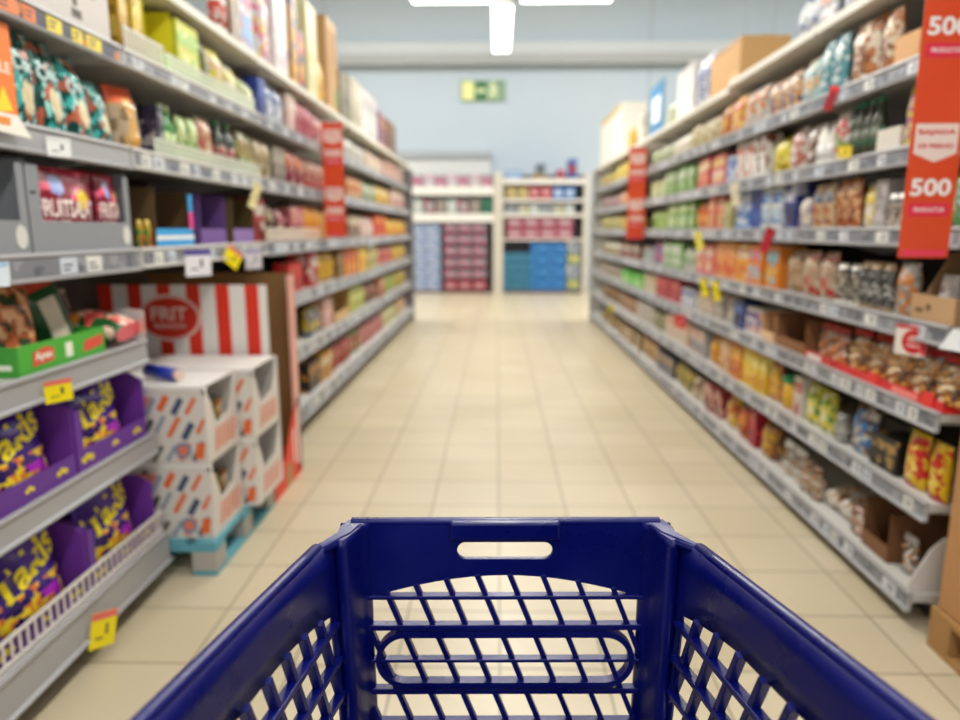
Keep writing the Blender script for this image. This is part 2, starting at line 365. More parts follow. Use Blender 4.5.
# ------------------------------------------------------------------ setting
def floor_mat():
    m = bpy.data.materials.new('floor_tiles'); m.use_nodes = True; nt = m.node_tree; L = nt.links
    b = nt.nodes['Principled BSDF']
    tc = nt.nodes.new('ShaderNodeTexCoord'); mp = nt.nodes.new('ShaderNodeMapping')
    mp.inputs['Location'].default_value = (-.015+.33*40, -1.976+.33*40, 0)
    br = nt.nodes.new('ShaderNodeTexBrick'); br.offset = 0; br.squash = 1
    br.inputs['Scale'].default_value = 1; br.inputs['Brick Width'].default_value = .33; br.inputs['Row Height'].default_value = .33
    br.inputs['Mortar Size'].default_value = .004; br.inputs['Mortar Smooth'].default_value = .2; br.inputs['Bias'].default_value = 0
    br.inputs['Color1'].default_value = lin('d2c5aa'); br.inputs['Color2'].default_value = lin('cbbd9f'); br.inputs['Mortar'].default_value = lin('8f8269')
    n = nt.nodes.new('ShaderNodeTexNoise'); n.inputs['Scale'].default_value = 1.6; n.inputs['Detail'].default_value = 6
    mx = nt.nodes.new('ShaderNodeMix'); mx.data_type = 'RGBA'; mx.blend_type = 'MULTIPLY'; mx.inputs[0].default_value = .2
    L.new(tc.outputs['Object'], mp.inputs[0]); L.new(mp.outputs[0], br.inputs['Vector']); L.new(tc.outputs['Object'], n.inputs['Vector'])
    L.new(br.outputs['Color'], mx.inputs[6]); L.new(n.outputs['Fac'], mx.inputs[7]); L.new(mx.outputs[2], b.inputs['Base Color'])
    mr = nt.nodes.new('ShaderNodeMapRange'); mr.inputs['To Min'].default_value = .22; mr.inputs['To Max'].default_value = .42
    L.new(n.outputs['Fac'], mr.inputs['Value']); L.new(mr.outputs[0], b.inputs['Roughness'])
    bp = nt.nodes.new('ShaderNodeBump'); bp.inputs['Strength'].default_value = .3; bp.inputs['Distance'].default_value = .002; bp.invert = True
    L.new(br.outputs['Fac'], bp.inputs['Height']); L.new(bp.outputs[0], b.inputs['Normal'])
    return m
bm = BM(); box(bm, -12, 12, -6, 16.4, -.1, 0); structure('floor', bm, floor_mat())
def wall_mat(c1, c2, seam, w):
    m = bpy.data.materials.new('wall_panels'); m.use_nodes = True; nt = m.node_tree; L = nt.links
    b = nt.nodes['Principled BSDF']; b.inputs['Roughness'].default_value = .55
    tc = nt.nodes.new('ShaderNodeTexCoord'); sx = nt.nodes.new('ShaderNodeSeparateXYZ')
    a = nt.nodes.new('ShaderNodeMath'); a.operation = 'ADD'; a.inputs[1].default_value = 40*w-3.35
    md = nt.nodes.new('ShaderNodeMath'); md.operation = 'MODULO'; md.inputs[1].default_value = w
    lt = nt.nodes.new('ShaderNodeMath'); lt.operation = 'LESS_THAN'; lt.inputs[1].default_value = .035
    n = nt.nodes.new('ShaderNodeTexNoise'); n.inputs['Scale'].default_value = .35
    c = nt.nodes.new('ShaderNodeMix'); c.data_type = 'RGBA'; c.inputs[6].default_value = lin(c1); c.inputs[7].default_value = lin(c2)
    d = nt.nodes.new('ShaderNodeMix'); d.data_type = 'RGBA'; d.inputs[7].default_value = lin(seam)
    L.new(tc.outputs['Object'], sx.inputs[0]); L.new(sx.outputs[0], a.inputs[0]); L.new(a.outputs[0], md.inputs[0]); L.new(md.outputs[0], lt.inputs[0])
    L.new(tc.outputs['Object'], n.inputs['Vector']); L.new(n.outputs['Fac'], c.inputs[0])
    L.new(c.outputs[2], d.inputs[6]); L.new(lt.outputs[0], d.inputs[0]); L.new(d.outputs[2], b.inputs['Base Color'])
    return m
WALLM = wall_mat('bccddd', 'c2ced6', 'a9b2b8', 7.2)
bm = BM(); box(bm, -12, 12, 16.4, 16.6, 0, 7); structure('wall_back', bm, WALLM)
plainwall = mat('d4d8da', .6)
bm = BM(); box(bm, -12.2, -12, -6, 16.6, 0, 7); structure('wall_left', bm, plainwall)
bm = BM(); box(bm, 12, 12.2, -6, 16.6, 0, 7); structure('wall_right', bm, plainwall)
bm = BM(); box(bm, -12.2, 12.2, -6, 16.6, 7, 7.15); structure('ceiling', bm, mat('dcdcda', .7))
bm = BM(); box(bm, -12, 12, 16.12, 16.4, 4.94, 5.14); box(bm, -12, 12, 16.2, 16.4, 5.14, 5.4, 1); structure('trim_1', bm, [mat('a9adae', .5), mat('cdd3d6', .5)])  # wall beam: bright top and shaded bottom put into two greys
bm = BM(); box(bm, -12, -.15, 16.25, 16.4, 2.95, 3.12); structure('trim_2', bm, mat('aab0b6', .5))
bm = BM(); box(bm, -12, -.15, 16.3, 16.4, 2.0, 2.93); structure('trim_3', bm, mat('dadddc', .5))

LAMP = mat('fffdf2', .4, emit=7)
def lamp(name_label, cx, cy, ln, rz, z=3.5, watts=60):
    t = thing('ceiling_light', name_label, 'light', (cx, cy, z), rz, 'long tube light fittings over the aisles')
    b = BM(); poly_prism(b, [(-.1, .02), (.1, .02), (.07, .09), (-.07, .09)], -ln/2, ln/2, axis='y'); obj('housing', b, mat('e8e8e4', .4), t)
    b = BM(); poly_prism(b, [(-.09, -.02), (.09, -.02), (.1, .02), (-.1, .02)], -ln/2+.01, ln/2-.01, axis='y'); obj('diffuser', b, LAMP, t, bevel=.006)
    b = BM(); tube(b, [(0, -ln*.3, .09), (0, -ln*.3, 7-z)], .004, 6); obj('suspension_wire', b, mat('9a9a9a', .4, 1), t)
    b = BM(); tube(b, [(0, ln*.3, .09), (0, ln*.3, 7-z)], .004, 6); obj('suspension_wire', b, mat('9a9a9a', .4, 1), t)
    l = bpy.data.lights.new('tube', 'AREA'); l.shape = 'RECTANGLE'; l.size = .2; l.size_y = ln; l.energy = watts; l.color = (1, .975, .93)
    lo = bpy.data.objects.new('tube_light', l); COL.objects.link(lo); lo.location = (cx, cy, z-.03); lo.rotation_euler = (0, 0, rz)
    return t
lamp('long white tube light running along the aisle, its end below the crosswise light', .045, 8.15, 1.65, 0, 3.5, 38)
lamp('crosswise white tube light on the thin grey trunking, pallet side half', -.43, 7.22, .82, R(90), 3.56, 20)
lamp('crosswise white tube light on the thin grey trunking, half away from the pallet', .66, 7.22, .88, R(90), 3.56, 20)
bm = BM(); box(bm, -11.9, -.85, 7.18, 7.26, 3.58, 3.66); box(bm, 1.11, 11.9, 7.18, 7.26, 3.58, 3.66); box(bm, -1.05, 1.28, 7.19, 7.25, 3.66, 3.72)
structure('trim_4', bm, mat('a8a8a4', .4))
LW = 37
for i, (x, y) in enumerate([(.1, 5.3), (.1, 2.6), (.1, 0), (.1, -2.6)]):
    lamp('long white tube light hung over the aisle, %s from the trolley end' % ('fourth','third','second','first')[i], x, y, 1.65, 0, 3.5, LW)
for i, (x, y) in enumerate([(-4.6, 13.2), (4.6, 13.2), (-4.6, 9), (4.6, 9), (-4.6, 4.5), (4.6, 4.5), (-4.6, 0), (4.6, 0)]):
    lamp('tube light over neighbouring aisle, %s pair from back wall, %s' % (('first','second','third','fourth')[i//2], ('pallet side','other side')[i % 2]), x, y, 2.4, 0, 3.5, 45)
for i, x in enumerate((-7, -2.4, 2.4, 7)):  # unseen lamps added high up to brighten the back wall
    lamp('added out-of-view tube light to brighten the back wall, %s from pallet side' % ('first','second','third','fourth')[i], x, 11.6, 2.4, R(90), 6.75, 235)
w = bpy.data.worlds.new('store'); bpy.context.scene.world = w; w.use_nodes = True
w.node_tree.nodes['Background'].inputs[0].default_value = (.93, .96, 1, 1); w.node_tree.nodes['Background'].inputs[1].default_value = 1.0
# ------------------------------------------------------------------ exit sign
t = thing('exit_sign', 'green and pale yellow emergency exit sign high on the back wall', 'sign', (-.33, 16.4, 4.42))
b = BM(); box(b, -.5, .5, -.05, 0, -.22, .22); obj('sign_board', b, mat('8fae8a', .4), t, bevel=.01)
b = BM(); box(b, -.46, -.2, -.054, -.05, -.19, .19); obj('door_field', b, mat('f2f2a6', .5), t)
b = BM(); box(b, -.18, .08, -.054, -.05, -.19, .19)
obj('arrow_field', b, mat('1c6a42', .5), t)
b = BM(); poly_prism(b, [(-.17, 0), (-.08, .09), (-.08, .045), (.07, .045), (.07, -.045), (-.08, -.045), (-.08, -.09)], -.058, -.054, axis='y'); obj('arrow', b, mat('d4e4b0', .5), t)
b = BM(); box(b, .1, .46, -.054, -.05, -.19, .19); obj('figure_field', b, mat('7fa088', .5), t)
b = BM()
poly_prism(b, [(.22+.05*math.cos(a*.6283), .13+.05*math.sin(a*.6283)) for a in range(10)], -.058, -.054, axis='y')
poly_prism(b, [(.14, .07), (.3, .08), (.36, .0), (.33, -.02), (.28, .03), (.26, -.06), (.35, -.12), (.33, -.17), (.2, -.09), (.14, -.18), (.1, -.16), (.17, -.05), (.2, .03), (.14, .02)], -.059, -.055, axis='y')
obj('running_figure', b, mat('e6f0bc', .5), t)
# ------------------------------------------------------------------ shelving
STEEL = mat('a3a3a6', .42, .15); LIGHT = mat('c4c2bd', .5); CREAM = mat('d9d5ca', .55); BACK = mat('38342f', .6); DARK = mat('2e2c2c', .6)
RAILIN = printed('8d9099', '6e727e', 'a9abb3', 30, .4); LABELS = [mat('d4d6dc', .45), mat('c8d0dc', .45), mat('dcdcd6', .45)]
UNDER = mat('9a968e', .6)
def bay(name_label, s, y0, y1, levels, xf, depth, bottom_x, group, top=2.27, styles={}):
    """s=+1 rack on the +X side. levels: list of (surface z, lip height, kind)"""
    t = thing('shelving_unit', name_label, 'shelving', (s*xf, y0, 0), 0, group)
    L = y1-y0; X = lambda a: s*a
    def bx(b, a0, a1, y0_, y1_, z0, z1, mi=0):
        p, q = sorted((s*a0, s*a1)); box(b, p, q, y0_, y1_, z0, z1, mi)
    b = BM(); bx(b, depth, depth+.02, .0, L, .06, top-.02); obj('back_panel', b, BACK, t)
    for yy in (.0, L-.03):
        b = BM(); bx(b, depth+.02, depth+.07, yy, yy+.03, 0, top-.01); obj('upright', b, LIGHT, t)
    if levels[0][0] < .3:
        b = BM(); bx(b, .1, depth+.02, .01, L-.01, 0, .06); obj('plinth', b, DARK, t)
    for i, (z, lip, kd) in enumerate(levels):
        top_ = z > 2.2; x0 = (bottom_x if z < .3 else 0)
        b = BM(); bx(b, x0+.012, depth, .004, L-.004, z-.028, z)
        bx(b, x0+.012, depth, .03, .045, z-.045, z-.028); bx(b, x0+.012, depth, L-.045, L-.03, z-.045, z-.028)
        sh = obj('shelf', b, [CREAM if top_ else LIGHT], t, bevel=.002)
        for yy in (.006, L-.014):
            b = BM()
            pts = [(s*(x0+.05), z-.028), (s*depth, z-.028), (s*depth, z-.12), (s*(depth-.08), z-.12)]
            poly_prism(b, [(p[0], p[1]) for p in pts], yy, yy+.008, axis='y'); obj('shelf_bracket', b, LIGHT, sh)
        if top_:
            b = BM(); bx(b, -.0, .012, .002, L-.002, z-.034, z+.004); obj('shelf_edge', b, CREAM, sh, bevel=.003); continue
        # price rail: slanted channel
        zb = z-lip; sty = styles.get(i, '')
        b = BM()
        poly_prism(b, [(s*(x0+.012), z+.006), (s*(x0-.002), z+.006), (s*(x0-.004), z-.004), (s*(x0+.004), z-.01), (s*(x0+.002), zb+.012), (s*(x0-.01), zb+.008), (s*(x0-.008), zb), (s*(x0+.012), zb)], .003, L-.003, axis='y')
        rail = obj('price_rail', b, LIGHT if sty == 'white' else STEEL, t, bevel=.0015)
        rr = random.Random(int(y0*100)+i*7+(3 if s > 0 else 0)); y = .04+rr.random()*.1
        if sty != 'bare':
            b = BM(); bx(b, x0-.0005, x0+.003, .02, L-.02, zb+.016, z-.014); obj('rail_insert', b, RAILIN if sty != 'promo' else printed('3c4258', 'd87c2c', '30364c', 25, .4, .6, .9), rail)
            while y < L-.12:
                wl = rr.choice((.055, .07, .085)); b = BM(); bx(b, x0-.002, x0+.002, 0, wl, zb+.014, z-.012)
                for kk in range(2): bx(b, x0-.0026, x0-.002, wl*.15, wl*(.5+.3*rr.random()), zb+.024+kk*.014, zb+.03+kk*.014, 1)
                lm = rr.choice(LABELS) if sty != 'promo' else rr.choice([mat('e8cf30', .45), mat('e8cf30', .45), mat('e0782c', .45)])
                o = obj('price_label', b, [lm, mat('4a4a55', .6)], rail); o.location.y = y
                y += wl+rr.choice((.02, .05, .14, .22))
    return t
def lv(zs, lip=.065): return [(z, lip, '') for z in zs]
RZ = [.12, .45, .765, 1.05, 1.365, 1.65, 1.95]; LZ = [.2, .6, .955, 1.29, 1.645, 1.98]
bay('price railed shelving bay behind the hanging 500 banner, above the tan pallet box', 1, .98, 2.215, lv(RZ[3:])+[(2.27, .03, '')], 1.45, .5, 0, 'bays of the rack opposite the white cartons')
ords = ['first', 'second', 'third', 'fourth', 'fifth', 'sixth', 'seventh', 'last']
for i in range(7):
    tz = 2.27 if i < 2 else 2.24
    bay('grey eight level shelving bay opposite the white cartons, %s after the tan pallet box' % ords[i], 1, 2.24+i*1.2, 2.24+(i+1)*1.2-.005, lv(RZ)+[(tz, .03, '')], 1.45, .5, -.02, 'bays of the rack opposite the white cartons')
LL = [(.2, .12, ''), (.6, .08, ''), (.955, .08, ''), (1.29, .075, ''), (1.645, .075, ''), (1.98, .065, '')]
bay('shelving bay holding the purple snack cartons, in front of the blue pallet', -1, 1.2, 2.525, LL+[(2.29, .03, '')], 1.30, .64, -.02, 'bays of the rack on the pallet side', 2.29, {0: 'bare', 1: 'bare', 2: 'bare', 5: 'promo', 4: 'bare'})
bay('shelving bay with only upper shelves, above the blue pallet and white cartons', -1, 2.535, 3.95, [(1.29, .07, ''), (1.645, .07, ''), (1.98, .06, ''), (2.29, .03, '')], 1.30, .64, 0, 'bays of the rack on the pallet side', 2.29, {1: 'white', 0: 'white', 2: 'white'})
for i in range(5):
    bay('grey seven level shelving bay on the pallet side, %s beyond the striped display' % ords[i], -1, 3.96+i*1.33, 3.96+(i+1)*1.33-.005, [(.2, .09, ''), (.59, .08, '')]+LL[2:]+[(2.29, .03, '')], 1.30, .64, -.02, 'bays of the rack on the pallet side', 2.29)
# far ends
for s, xx, yy, lab in ((1, 1.45, 10.66, 'pale end panel closing the rack opposite the white cartons'), (-1, 1.30, 10.63, 'pale end panel closing the rack on the pallet side')):
    b = BM(); p, q = sorted((s*xx, s*(xx+.57))); box(b, p, q, yy, yy+.03, 0, 2.24); box(b, s*xx-.03, s*xx+.03, yy-.0, yy+.06, 0, 2.24)
    tag(obj('end_panel', b, mat('c9c8c2' if s > 0 else '8c8688', .5), bevel=.003), lab, 'end panel')
# ------------------------------------------------------------------ products
def bag_surf(w, h, t, seed):
    def f(a, b_, front):
        u = a/w*2; v = b_/h
        prof = min(1, (1-v)*3.2)**.7*min(1, .62+v*2.4) * (1-abs(u)**3.2)
        d = t/2*prof*(.94+.1*noise.noise((u*1.7+seed, v*2.3, seed*.7)))
        d += .006*prof*noise.noise((u*5+seed, v*6, 3.1))
        nar = 1-.05*math.sin(min(1, v*1.1)*math.pi)
        return Vector((a*nar, (-d if front else d)-.0015*(1 if front else -1), b_))
    return f
def bag_bm(w, h, t, seed, nx=12, nz=14, label=True, zone=None):
    f = bag_surf(w, h, t, seed); b = BM(); G = {}
    for fr in (0, 1):
        for i in range(nx+1):
            for j in range(nz+1):
                if fr == 0 and i in (0, nx): G[0, i, j] = None; continue
                G[fr, i, j] = b.verts.new(f((i/nx-.5)*w, j/nz*h, fr == 1))
    for i in (0, nx):
        for j in range(nz+1): G[0, i, j] = G[1, i, j]
    for fr in (0, 1):
        for i in range(nx):
            for j in range(nz):
                q = [G[fr, i, j], G[fr, i+1, j], G[fr, i+1, j+1], G[fr, i, j+1]]
                fc = b.faces.new(q if fr else q[::-1]); fc.smooth = True
                u, v = (i+.5)/nx, (j+.5)/nz; mi = 0
                if v > .93 or v < .035: mi = 3
                elif label and (u-.5)**2/.1+(v-.36)**2/.035 < 1: mi = 2
                elif label and .6 < v < .78 and .12 < u < .88: mi = 1
                if zone: mi = zone(u, v, fr)
                fc.material_index = mi
    for j in (0, nz):
        for i in range(nx):
            vs = [G[1, i, j], G[1, i+1, j], G[0, i+1, j], G[0, i, j]]
            vs = list(dict.fromkeys(vs))
            if len(vs) > 2:
                try: b.faces.new(vs).material_index = 3
                except ValueError: pass
    return b
def bag_mats(c1, c2, c3):
    return [printed(c1, c2, c3, 36, .3, .52, .8, .6), printed(c2, c1, c3, 70, .3, .6, .9), printed(c3, c2, c1, 60, .35, .5, .8), printed(c1, c3, c2, 40, .25, .7, .95)]
def make(kind, w, h, c, seed, name_label, cat_over=None, level=0):
    """one product, front towards local -Y, base at the origin"""
    c1, c2, c3 = c
    def T(n, cat): return thing(n, name_label, cat)
    if kind == 'bag':
        t = T('snack_bag', 'snack bag'); d = min(.11, w*.55)
        obj('pouch', bag_bm(w*.97, h, d, seed), bag_mats(c1, c2, c3), t); return t, d
    if kind == 'pill':
        t = T('pastry_bag', 'pastry bag'); d = min(.1, h)
        o = obj('pouch', bag_bm(w*.97, .17, h, seed), bag_mats(c1, c2, c3), t, rot=(R(-82), 0, 0), loc=(0, -.07, h/2+.004)); return t, .17
    if kind == 'clear':
        t = T('clear_snack_bag', 'snack bag'); d = min(.1, w*.6)
        b = BM(); rr = random.Random(seed)
        for k in range(52):
            v = rr.random()**1.2*.68+.06; u = rr.uniform(-.4, .4); yy = rr.uniform(-.3, .3)
            nf = len(b.faces); r = min(w, h)*rr.uniform(.075, .11)
            bmesh.ops.create_icosphere(b, subdivisions=1, radius=r, matrix=Matrix.Translation((u*w, yy*d, max(v*h, r*.8)))@Matrix.Rotation(rr.random()*3, 4, 'X')@Matrix.Diagonal((1.2, .8, .8, 1)))
        for q, f in enumerate(b.faces): f.smooth = True; f.material_index = 1 if (q//20) % 3 == 0 else 0
        o = obj('bag_contents', b, [mat(c1, .6), mat(c2, .6)], t); o['kind'] = 'stuff'
        obj('clear_film', bag_bm(w*.97, h, d*1.15, seed, label=False, zone=lambda u, v, fr: 1 if v > .86 or (v < .1 and fr) else 0), [film(), mat(c3, .3)], t); return t, d
    if kind == 'box':
        t = T('snack_box', 'box'); d = min(.22, max(.08, w*.7))
        b = BM(); box(b, -w/2, w/2, -d/2, d/2, 0, h); obj('carton_body', b, printed(c1, c1, c2, 16, .45, .5, .86), t, bevel=.0025)
        b = BM(); box(b, -w*.4, w*.4, -d/2-.0015, -d/2+.002, h*.12, h*.48); box(b, -w*.44, w*.44, -d/2-.0012, -d/2+.002, h*.6, h*.86, 1)
        box(b, -w/2-.0012, -w/2+.002, -d*.36, d*.36, h*.2, h*.7, 0)
        obj('printed_panel', b, [printed(c3, c2, c1, 30, .4), printed(c2, c2, c3, 45, .4, .5, .8)], t); return t, d
    if kind in ('carton', 'printcarton') and level >= 6:
        t = T('storage_carton', 'carton'); d = min(.3, w)
        b = BM(); box(b, -w/2, w/2, -d/2, d/2, 0, h); obj('carton_body', b, mat(c1, .7), t, bevel=.003)
        b = BM(); box(b, -w/2-.001, w/2+.001, -.03, .03, h-.001, h+.0015); box(b, -w/2-.0015, -w/2+.001, -.03, .03, h*.8, h); obj('packing_tape', b, mat(c2, .35), t)
        b = BM(); box(b, -w*.46, w*.46, -d/2-.0015, -d/2+.001, h*.9, h*.99); box(b, w*.2, w*.42, -d/2-.0015, -d/2+.001, h*.1, h*.3, 1); obj('printed_panel', b, [mat(c2, .6), mat(c3, .6)], t); return t, d
    if kind in ('carton', 'printcarton'):
        t = T('shelf_carton', 'carton'); d = .3; k = .004
        b = BM(); box(b, -w/2, w/2, -d/2, d/2, 0, k); box(b, -w/2, w/2, d/2-k, d/2, k, h)
        box(b, -w/2, -w/2+k, -d/2, d/2-k, k, h); box(b, w/2-k, w/2, -d/2, d/2-k, k, h); obj('carton_body', b, mat(c1, .75), t)
        b = BM(); box(b, -w/2+k, w/2-k, -d/2, -d/2+k, k, h*.32); obj('front_lip', b, mat(c2, .6), t)
        if kind == 'printcarton':
            b = BM(); box(b, w/2-.035, w/2+.001, -d/2-.002, -d/2+.0, h*.32, h*.62, 1); box(b, w/2-.035, w/2+.001, -d/2-.002, -d/2, h*.62, h*.94, 0); box(b, -w/2, w/2, -d/2-.002, -d/2, 0.01, h*.13, 0); box(b, -w/2, w/2, -d/2-.002, -d/2, h*.13, h*.2, 2)
            obj('printed_stripe', b, [mat(c2, .5), mat(c3, .5), mat('ece8e0', .5)], t)
        return t, d
    if kind == 'tray':
        t = T('shelf_tray', 'tray'); d = .3; k = .005
        b = BM(); box(b, -w/2, w/2, -d/2, d/2, 0, k); box(b, -w/2, w/2, d/2-k, d/2, k, h*1.3)
        poly_prism(b, [(-d/2, k), (d/2-k, k), (d/2-k, h*1.3), (d*.1, h), (-d/2, h)], -w/2, -w/2+k, axis='x'); poly_prism(b, [(-d/2, k), (d/2-k, k), (d/2-k, h*1.3), (d*.1, h), (-d/2, h)], w/2-k, w/2, axis='x')
        obj('tray_body', b, mat(c1, .7), t); b = BM(); box(b, -w/2+k, w/2-k, -d/2, -d/2+k, k, h); obj('front_lip', b, mat(c2, .6), t); return t, d
    if kind == 'bottle':
        t = T('bottle', 'bottle'); r = min(.036, w*.46); d = 2*r
        b = BM(); lathe(b, [(r*.9, 0), (r, .006), (r, h*.58), (r*.85, h*.68), (r*.42, h*.8), (r*.38, h*.92)]); obj('bottle_body', b, mat(c1, .15), t)
        b = BM(); lathe(b, [(r*.44, h*.9), (r*.44, h), (r*.3, h+.001)]); obj('cap', b, mat(c3, .35), t)
        b = BM(); lathe(b, [(r+.0003, h*.15), (r+.0012, h*.151), (r+.0012, h*.5), (r+.0003, h*.501)]); obj('bottle_label', b, printed(c2, c3, c2, 50, .4), t); return t, d
    if kind in ('jar', 'tub'):
        t = T('lidded_jar' if kind == 'jar' else 'lidded_tub', kind); r = min(.07, w*.46); d = 2*r
        b = BM(); lathe(b, [(r*.86, 0), (r*.92, .006), (r*.97, h*.8)], 24); obj('container', b, printed(c1, c2, c1, 20, .3), t)
        b = BM(); lathe(b, [(r, h*.8), (r*1.02, h*.81), (r*1.02, h*.98), (r*.95, h)], 24); obj('lid', b, mat(c3, .35), t); return t, d
    if kind == 'panel':
        t = T('show_card', 'card'); d = .04
        b = BM(); box(b, -w/2, w/2, -.004, .004, 0, h); obj('card', b, mat(c1, .5), t)
        b = BM(); box(b, -w*.3, w*.3, -.006, -.004, h*.25, h*.75); obj('printed_panel', b, mat(c2, .5), t)
        b = BM(); box(b, -w*.4, w*.4, -.004, .06, 0, .006); obj('foot', b, mat(c3, .5), t); return t, d
ORD = ['first', 'second', 'third', 'fourth', 'fifth', 'sixth', 'seventh', 'eighth', 'ninth', 'tenth']
LVN = {0: 'bottom', 1: 'second', 2: 'third', 3: 'fourth', 4: 'fifth', 5: 'sixth', 6: 'seventh', 7: 'top'}
seen = set()
SURF = {'R': RZ+[2.274], 'L': LZ+[2.294]}
def put(o, side, y, z, d, xf=None, rz=0, lean=0):
    s = 1 if side == 'R' else -1
    xf = xf if xf is not None else (1.475 if side == 'R' else 1.33)
    o.location = (s*(xf+d/2), y, z); o.rotation_euler = (lean, 0, R(-90 if s > 0 else 90)+rz)
rr = random.Random(5)
for bi, line in enumerate(BLOCKS.strip().split('\n')):
    sd, l, y0, y1, n, kind, h, desc, cols = line.split('|'); l = int(l); y0 = float(y0); y1 = float(y1); n = int(n); h = float(h)
    ln = y1-y0
    if kind not in ('carton', 'printcarton', 'tray', 'panel') and l < (7 if sd == 'R' else 6): n = max(n, min(7, round(ln/.19)))
    pitch = ln/n; w = pitch*.95; c = cols.split()
    if kind in ('bag', 'clear', 'pill'): w = min(w, .21)
    if kind == 'box': w = min(w, .3)
    z = SURF[sd][l]
    if l == 7 and (y0+y1)/2 > 4.64: z -= .03
    sh = 'top' if (sd == 'L' and l == 6) or l == 7 else LVN[l]
    where = 'on the %s shelf, pallet side' % sh if sd == 'L' else '%s shelf of rack opposite pallet' % sh
    root = None
    for k in range(n):
        lab = '%s, %s%s' % (desc, ('%s from trolley, ' % ORD[k]) if n > 1 else '', where)
        assert lab not in seen, lab
        seen.add(lab)
        if root is None:
            o, d = make(kind, w, h*rr.uniform(.96, 1.0), c, bi*1.37, lab, level=l); root = o
            o['group'] = '%s row, %s' % (desc, where) if n > 1 else None
            if n == 1: del o['group']
        else: o = copy_tree(root); o['label'] = lab
        tall = kind in ('bag', 'clear')
        put(o, sd, y0+(k+.5)*pitch, z+.001, d, rz=rr.uniform(-.05, .05) if kind not in ('carton','printcarton','tray') else 0, lean=0)
        o.location.x += (1 if sd == 'R' else -1)*(rr.uniform(.0, .02))
# ------------------------------------------------------------------ hanging banners
def banner(x, y, z0, z1, w, label):
    t = thing('price_banner', label, 'banner', (x, y, z0), 0, 'orange banners hung at the shelf ends')
    h = z1-z0
    b = BM(); box(b, -w/2, w/2, -.001, .001, 0, h)
    obj('banner_sheet', b, mat('dd4a20', .35), t)
    for k in range(2):
        q = h*(.03 if k == 0 else .53)
        s = h*.47
        b = BM(); poly_prism(b, [(-w*.42, q+s*.86), (w*.42, q+s*.86), (w*.42, q+s*.66), (0, q+s*.60), (-w*.42, q+s*.66)], -.002, -.001, axis='y')
        letters(b, 'BAJADA', w*.72, .018, lambda a, c: (a, -.003, q+s*.80+c), 1)
        letters(b, 'DE PRECIO', w*.68, .014, lambda a, c: (a, -.003, q+s*.71+c), 1)
        obj('crest', b, [mat('eed6cc', .4), mat('d8302c', .4)], t)
        b = BM(); letters(b, '500', w*.8, .052, lambda a, c: (a, -.002, q+s*.43+c)); obj('lettering', b, mat('f4ece8', .4), t)
        b = BM(); box(b, -w*.4, w*.4, -.002, -.001, q+s*.23, q+s*.32); letters(b, 'PRODUCTOS', w*.6, .014, lambda a, c: (a, -.003, q+s*.275+c), 1)
        obj('pink_strip', b, [mat('e02848', .4), mat('f4d8d8', .4)], t)
    b = BM(); box(b, -w*.45, w*.45, -.002, -.001, .006, .024); obj('footer_strip', b, mat('e8405a', .4), t)
    b = BM(); tube(b, [(0, 0, h), (0, .0, h+.05)], .003, 6); box(b, -w/2, w/2, -.003, .003, h-.006, h+.004); obj('hanging_clip', b, mat('c8c8c8', .4), t)
banner(1.315, 2.2, 1.275, 2.19, .152, 'large orange banner reading 500, at the shelf end above the tan pallet box')
banner(1.37, 7.04, 1.27, 2.15, .175, 'small orange banner reading 500, far down the rack opposite the pallet')
banner(-1.215, 5.29, 1.31, 2.14, .155, 'orange banner reading 500, down the rack on the pallet side')
# ------------------------------------------------------------------ shelf tags
def price_card(side, y, ztop, w, h, c, cs, label, tilt=0, cat='price tag', txt='1', xo=-.006, rz=0):
    s = 1 if side == 'R' else -1; x = s*((1.45 if side == 'R' else 1.30)+xo-w*.24)
    t = thing('price_tag', label, cat, (x, y, ztop), R(-90 if s > 0 else 90)+rz+(R(28) if s > 0 else R(-28)))
    t.rotation_euler = (0, tilt, t.rotation_euler[2])
    b = BM(); box(b, -w/2, w/2, -.002, 0, -h, 0); obj('card', b, mat(c, .4), t)
    b = BM(); box(b, -w/2, w/2, -.003, -.002, -h*.2, 0); obj('header_strip', b, mat(cs, .4), t)
    b = BM(); letters(b, txt, w*.1*len(txt), h*.3, lambda a, q: (a+w*.12, -.003, -h*.5+q)); box(b, -w*.3, w*.0, -.003, -.002, -h*.75, -h*.7); obj('lettering', b, mat('3a3a40' if c != 'c81e2c' else 'f0d8d8', .5), t)
Y_, RD = 'f0dc10', 'e06a60'
price_card('L', 2.0, .165, .085, .115, Y_, RD, 'yellow price tag hanging below the bottom shelf fence by the purple cartons', R(12), xo=-.035)
price_card('L', 1.94, .932, .08, .065, Y_, RD, 'yellow price tag under the green tray, on the shelf edge', 0)
price_card('L', 3.38, 1.265, .10, .085, Y_, RD, 'tilted yellow price tag below the lilac fronted carton', R(35), xo=-.01)
price_card('L', 2.93, 1.278, .13, .11, 'e6e4ea', '4a3c90', 'white price tag with violet edge, below the blue pink striped carton', 0)
price_card('L', 3.62, 1.26, .11, .10, 'd0ccd2', '9c94b8', 'grey white price tag beside the tilted yellow tag', 0)
price_card('L', 3.8, 1.60, .05, .14, 'e4d8a0', 'd8cc90', 'cream wobbler tag hanging from the fifth shelf, pallet side', R(28), xo=-.01)
price_card('L', 1.72, 1.28, .09, .062, 'dfeaf2', 'a8c8e0', 'white shelf price tag at the grey carton shelf edge', 0)
price_card('L', 2.07, 1.625, .07, .055, 'eef0ee', 'dfe2e2', 'white shelf price tag under the teal snack bags', 0)
price_card('R', 4.87, 1.03, .055, .13, Y_, 'e0cc20', 'hanging yellow tag below the orange boxes, one with a twin beside it', R(-14))
price_card('R', 4.6, 1.03, .055, .13, Y_, 'e8d420', 'twin hanging yellow tag below the orange boxes, on the trolley side', R(-14))
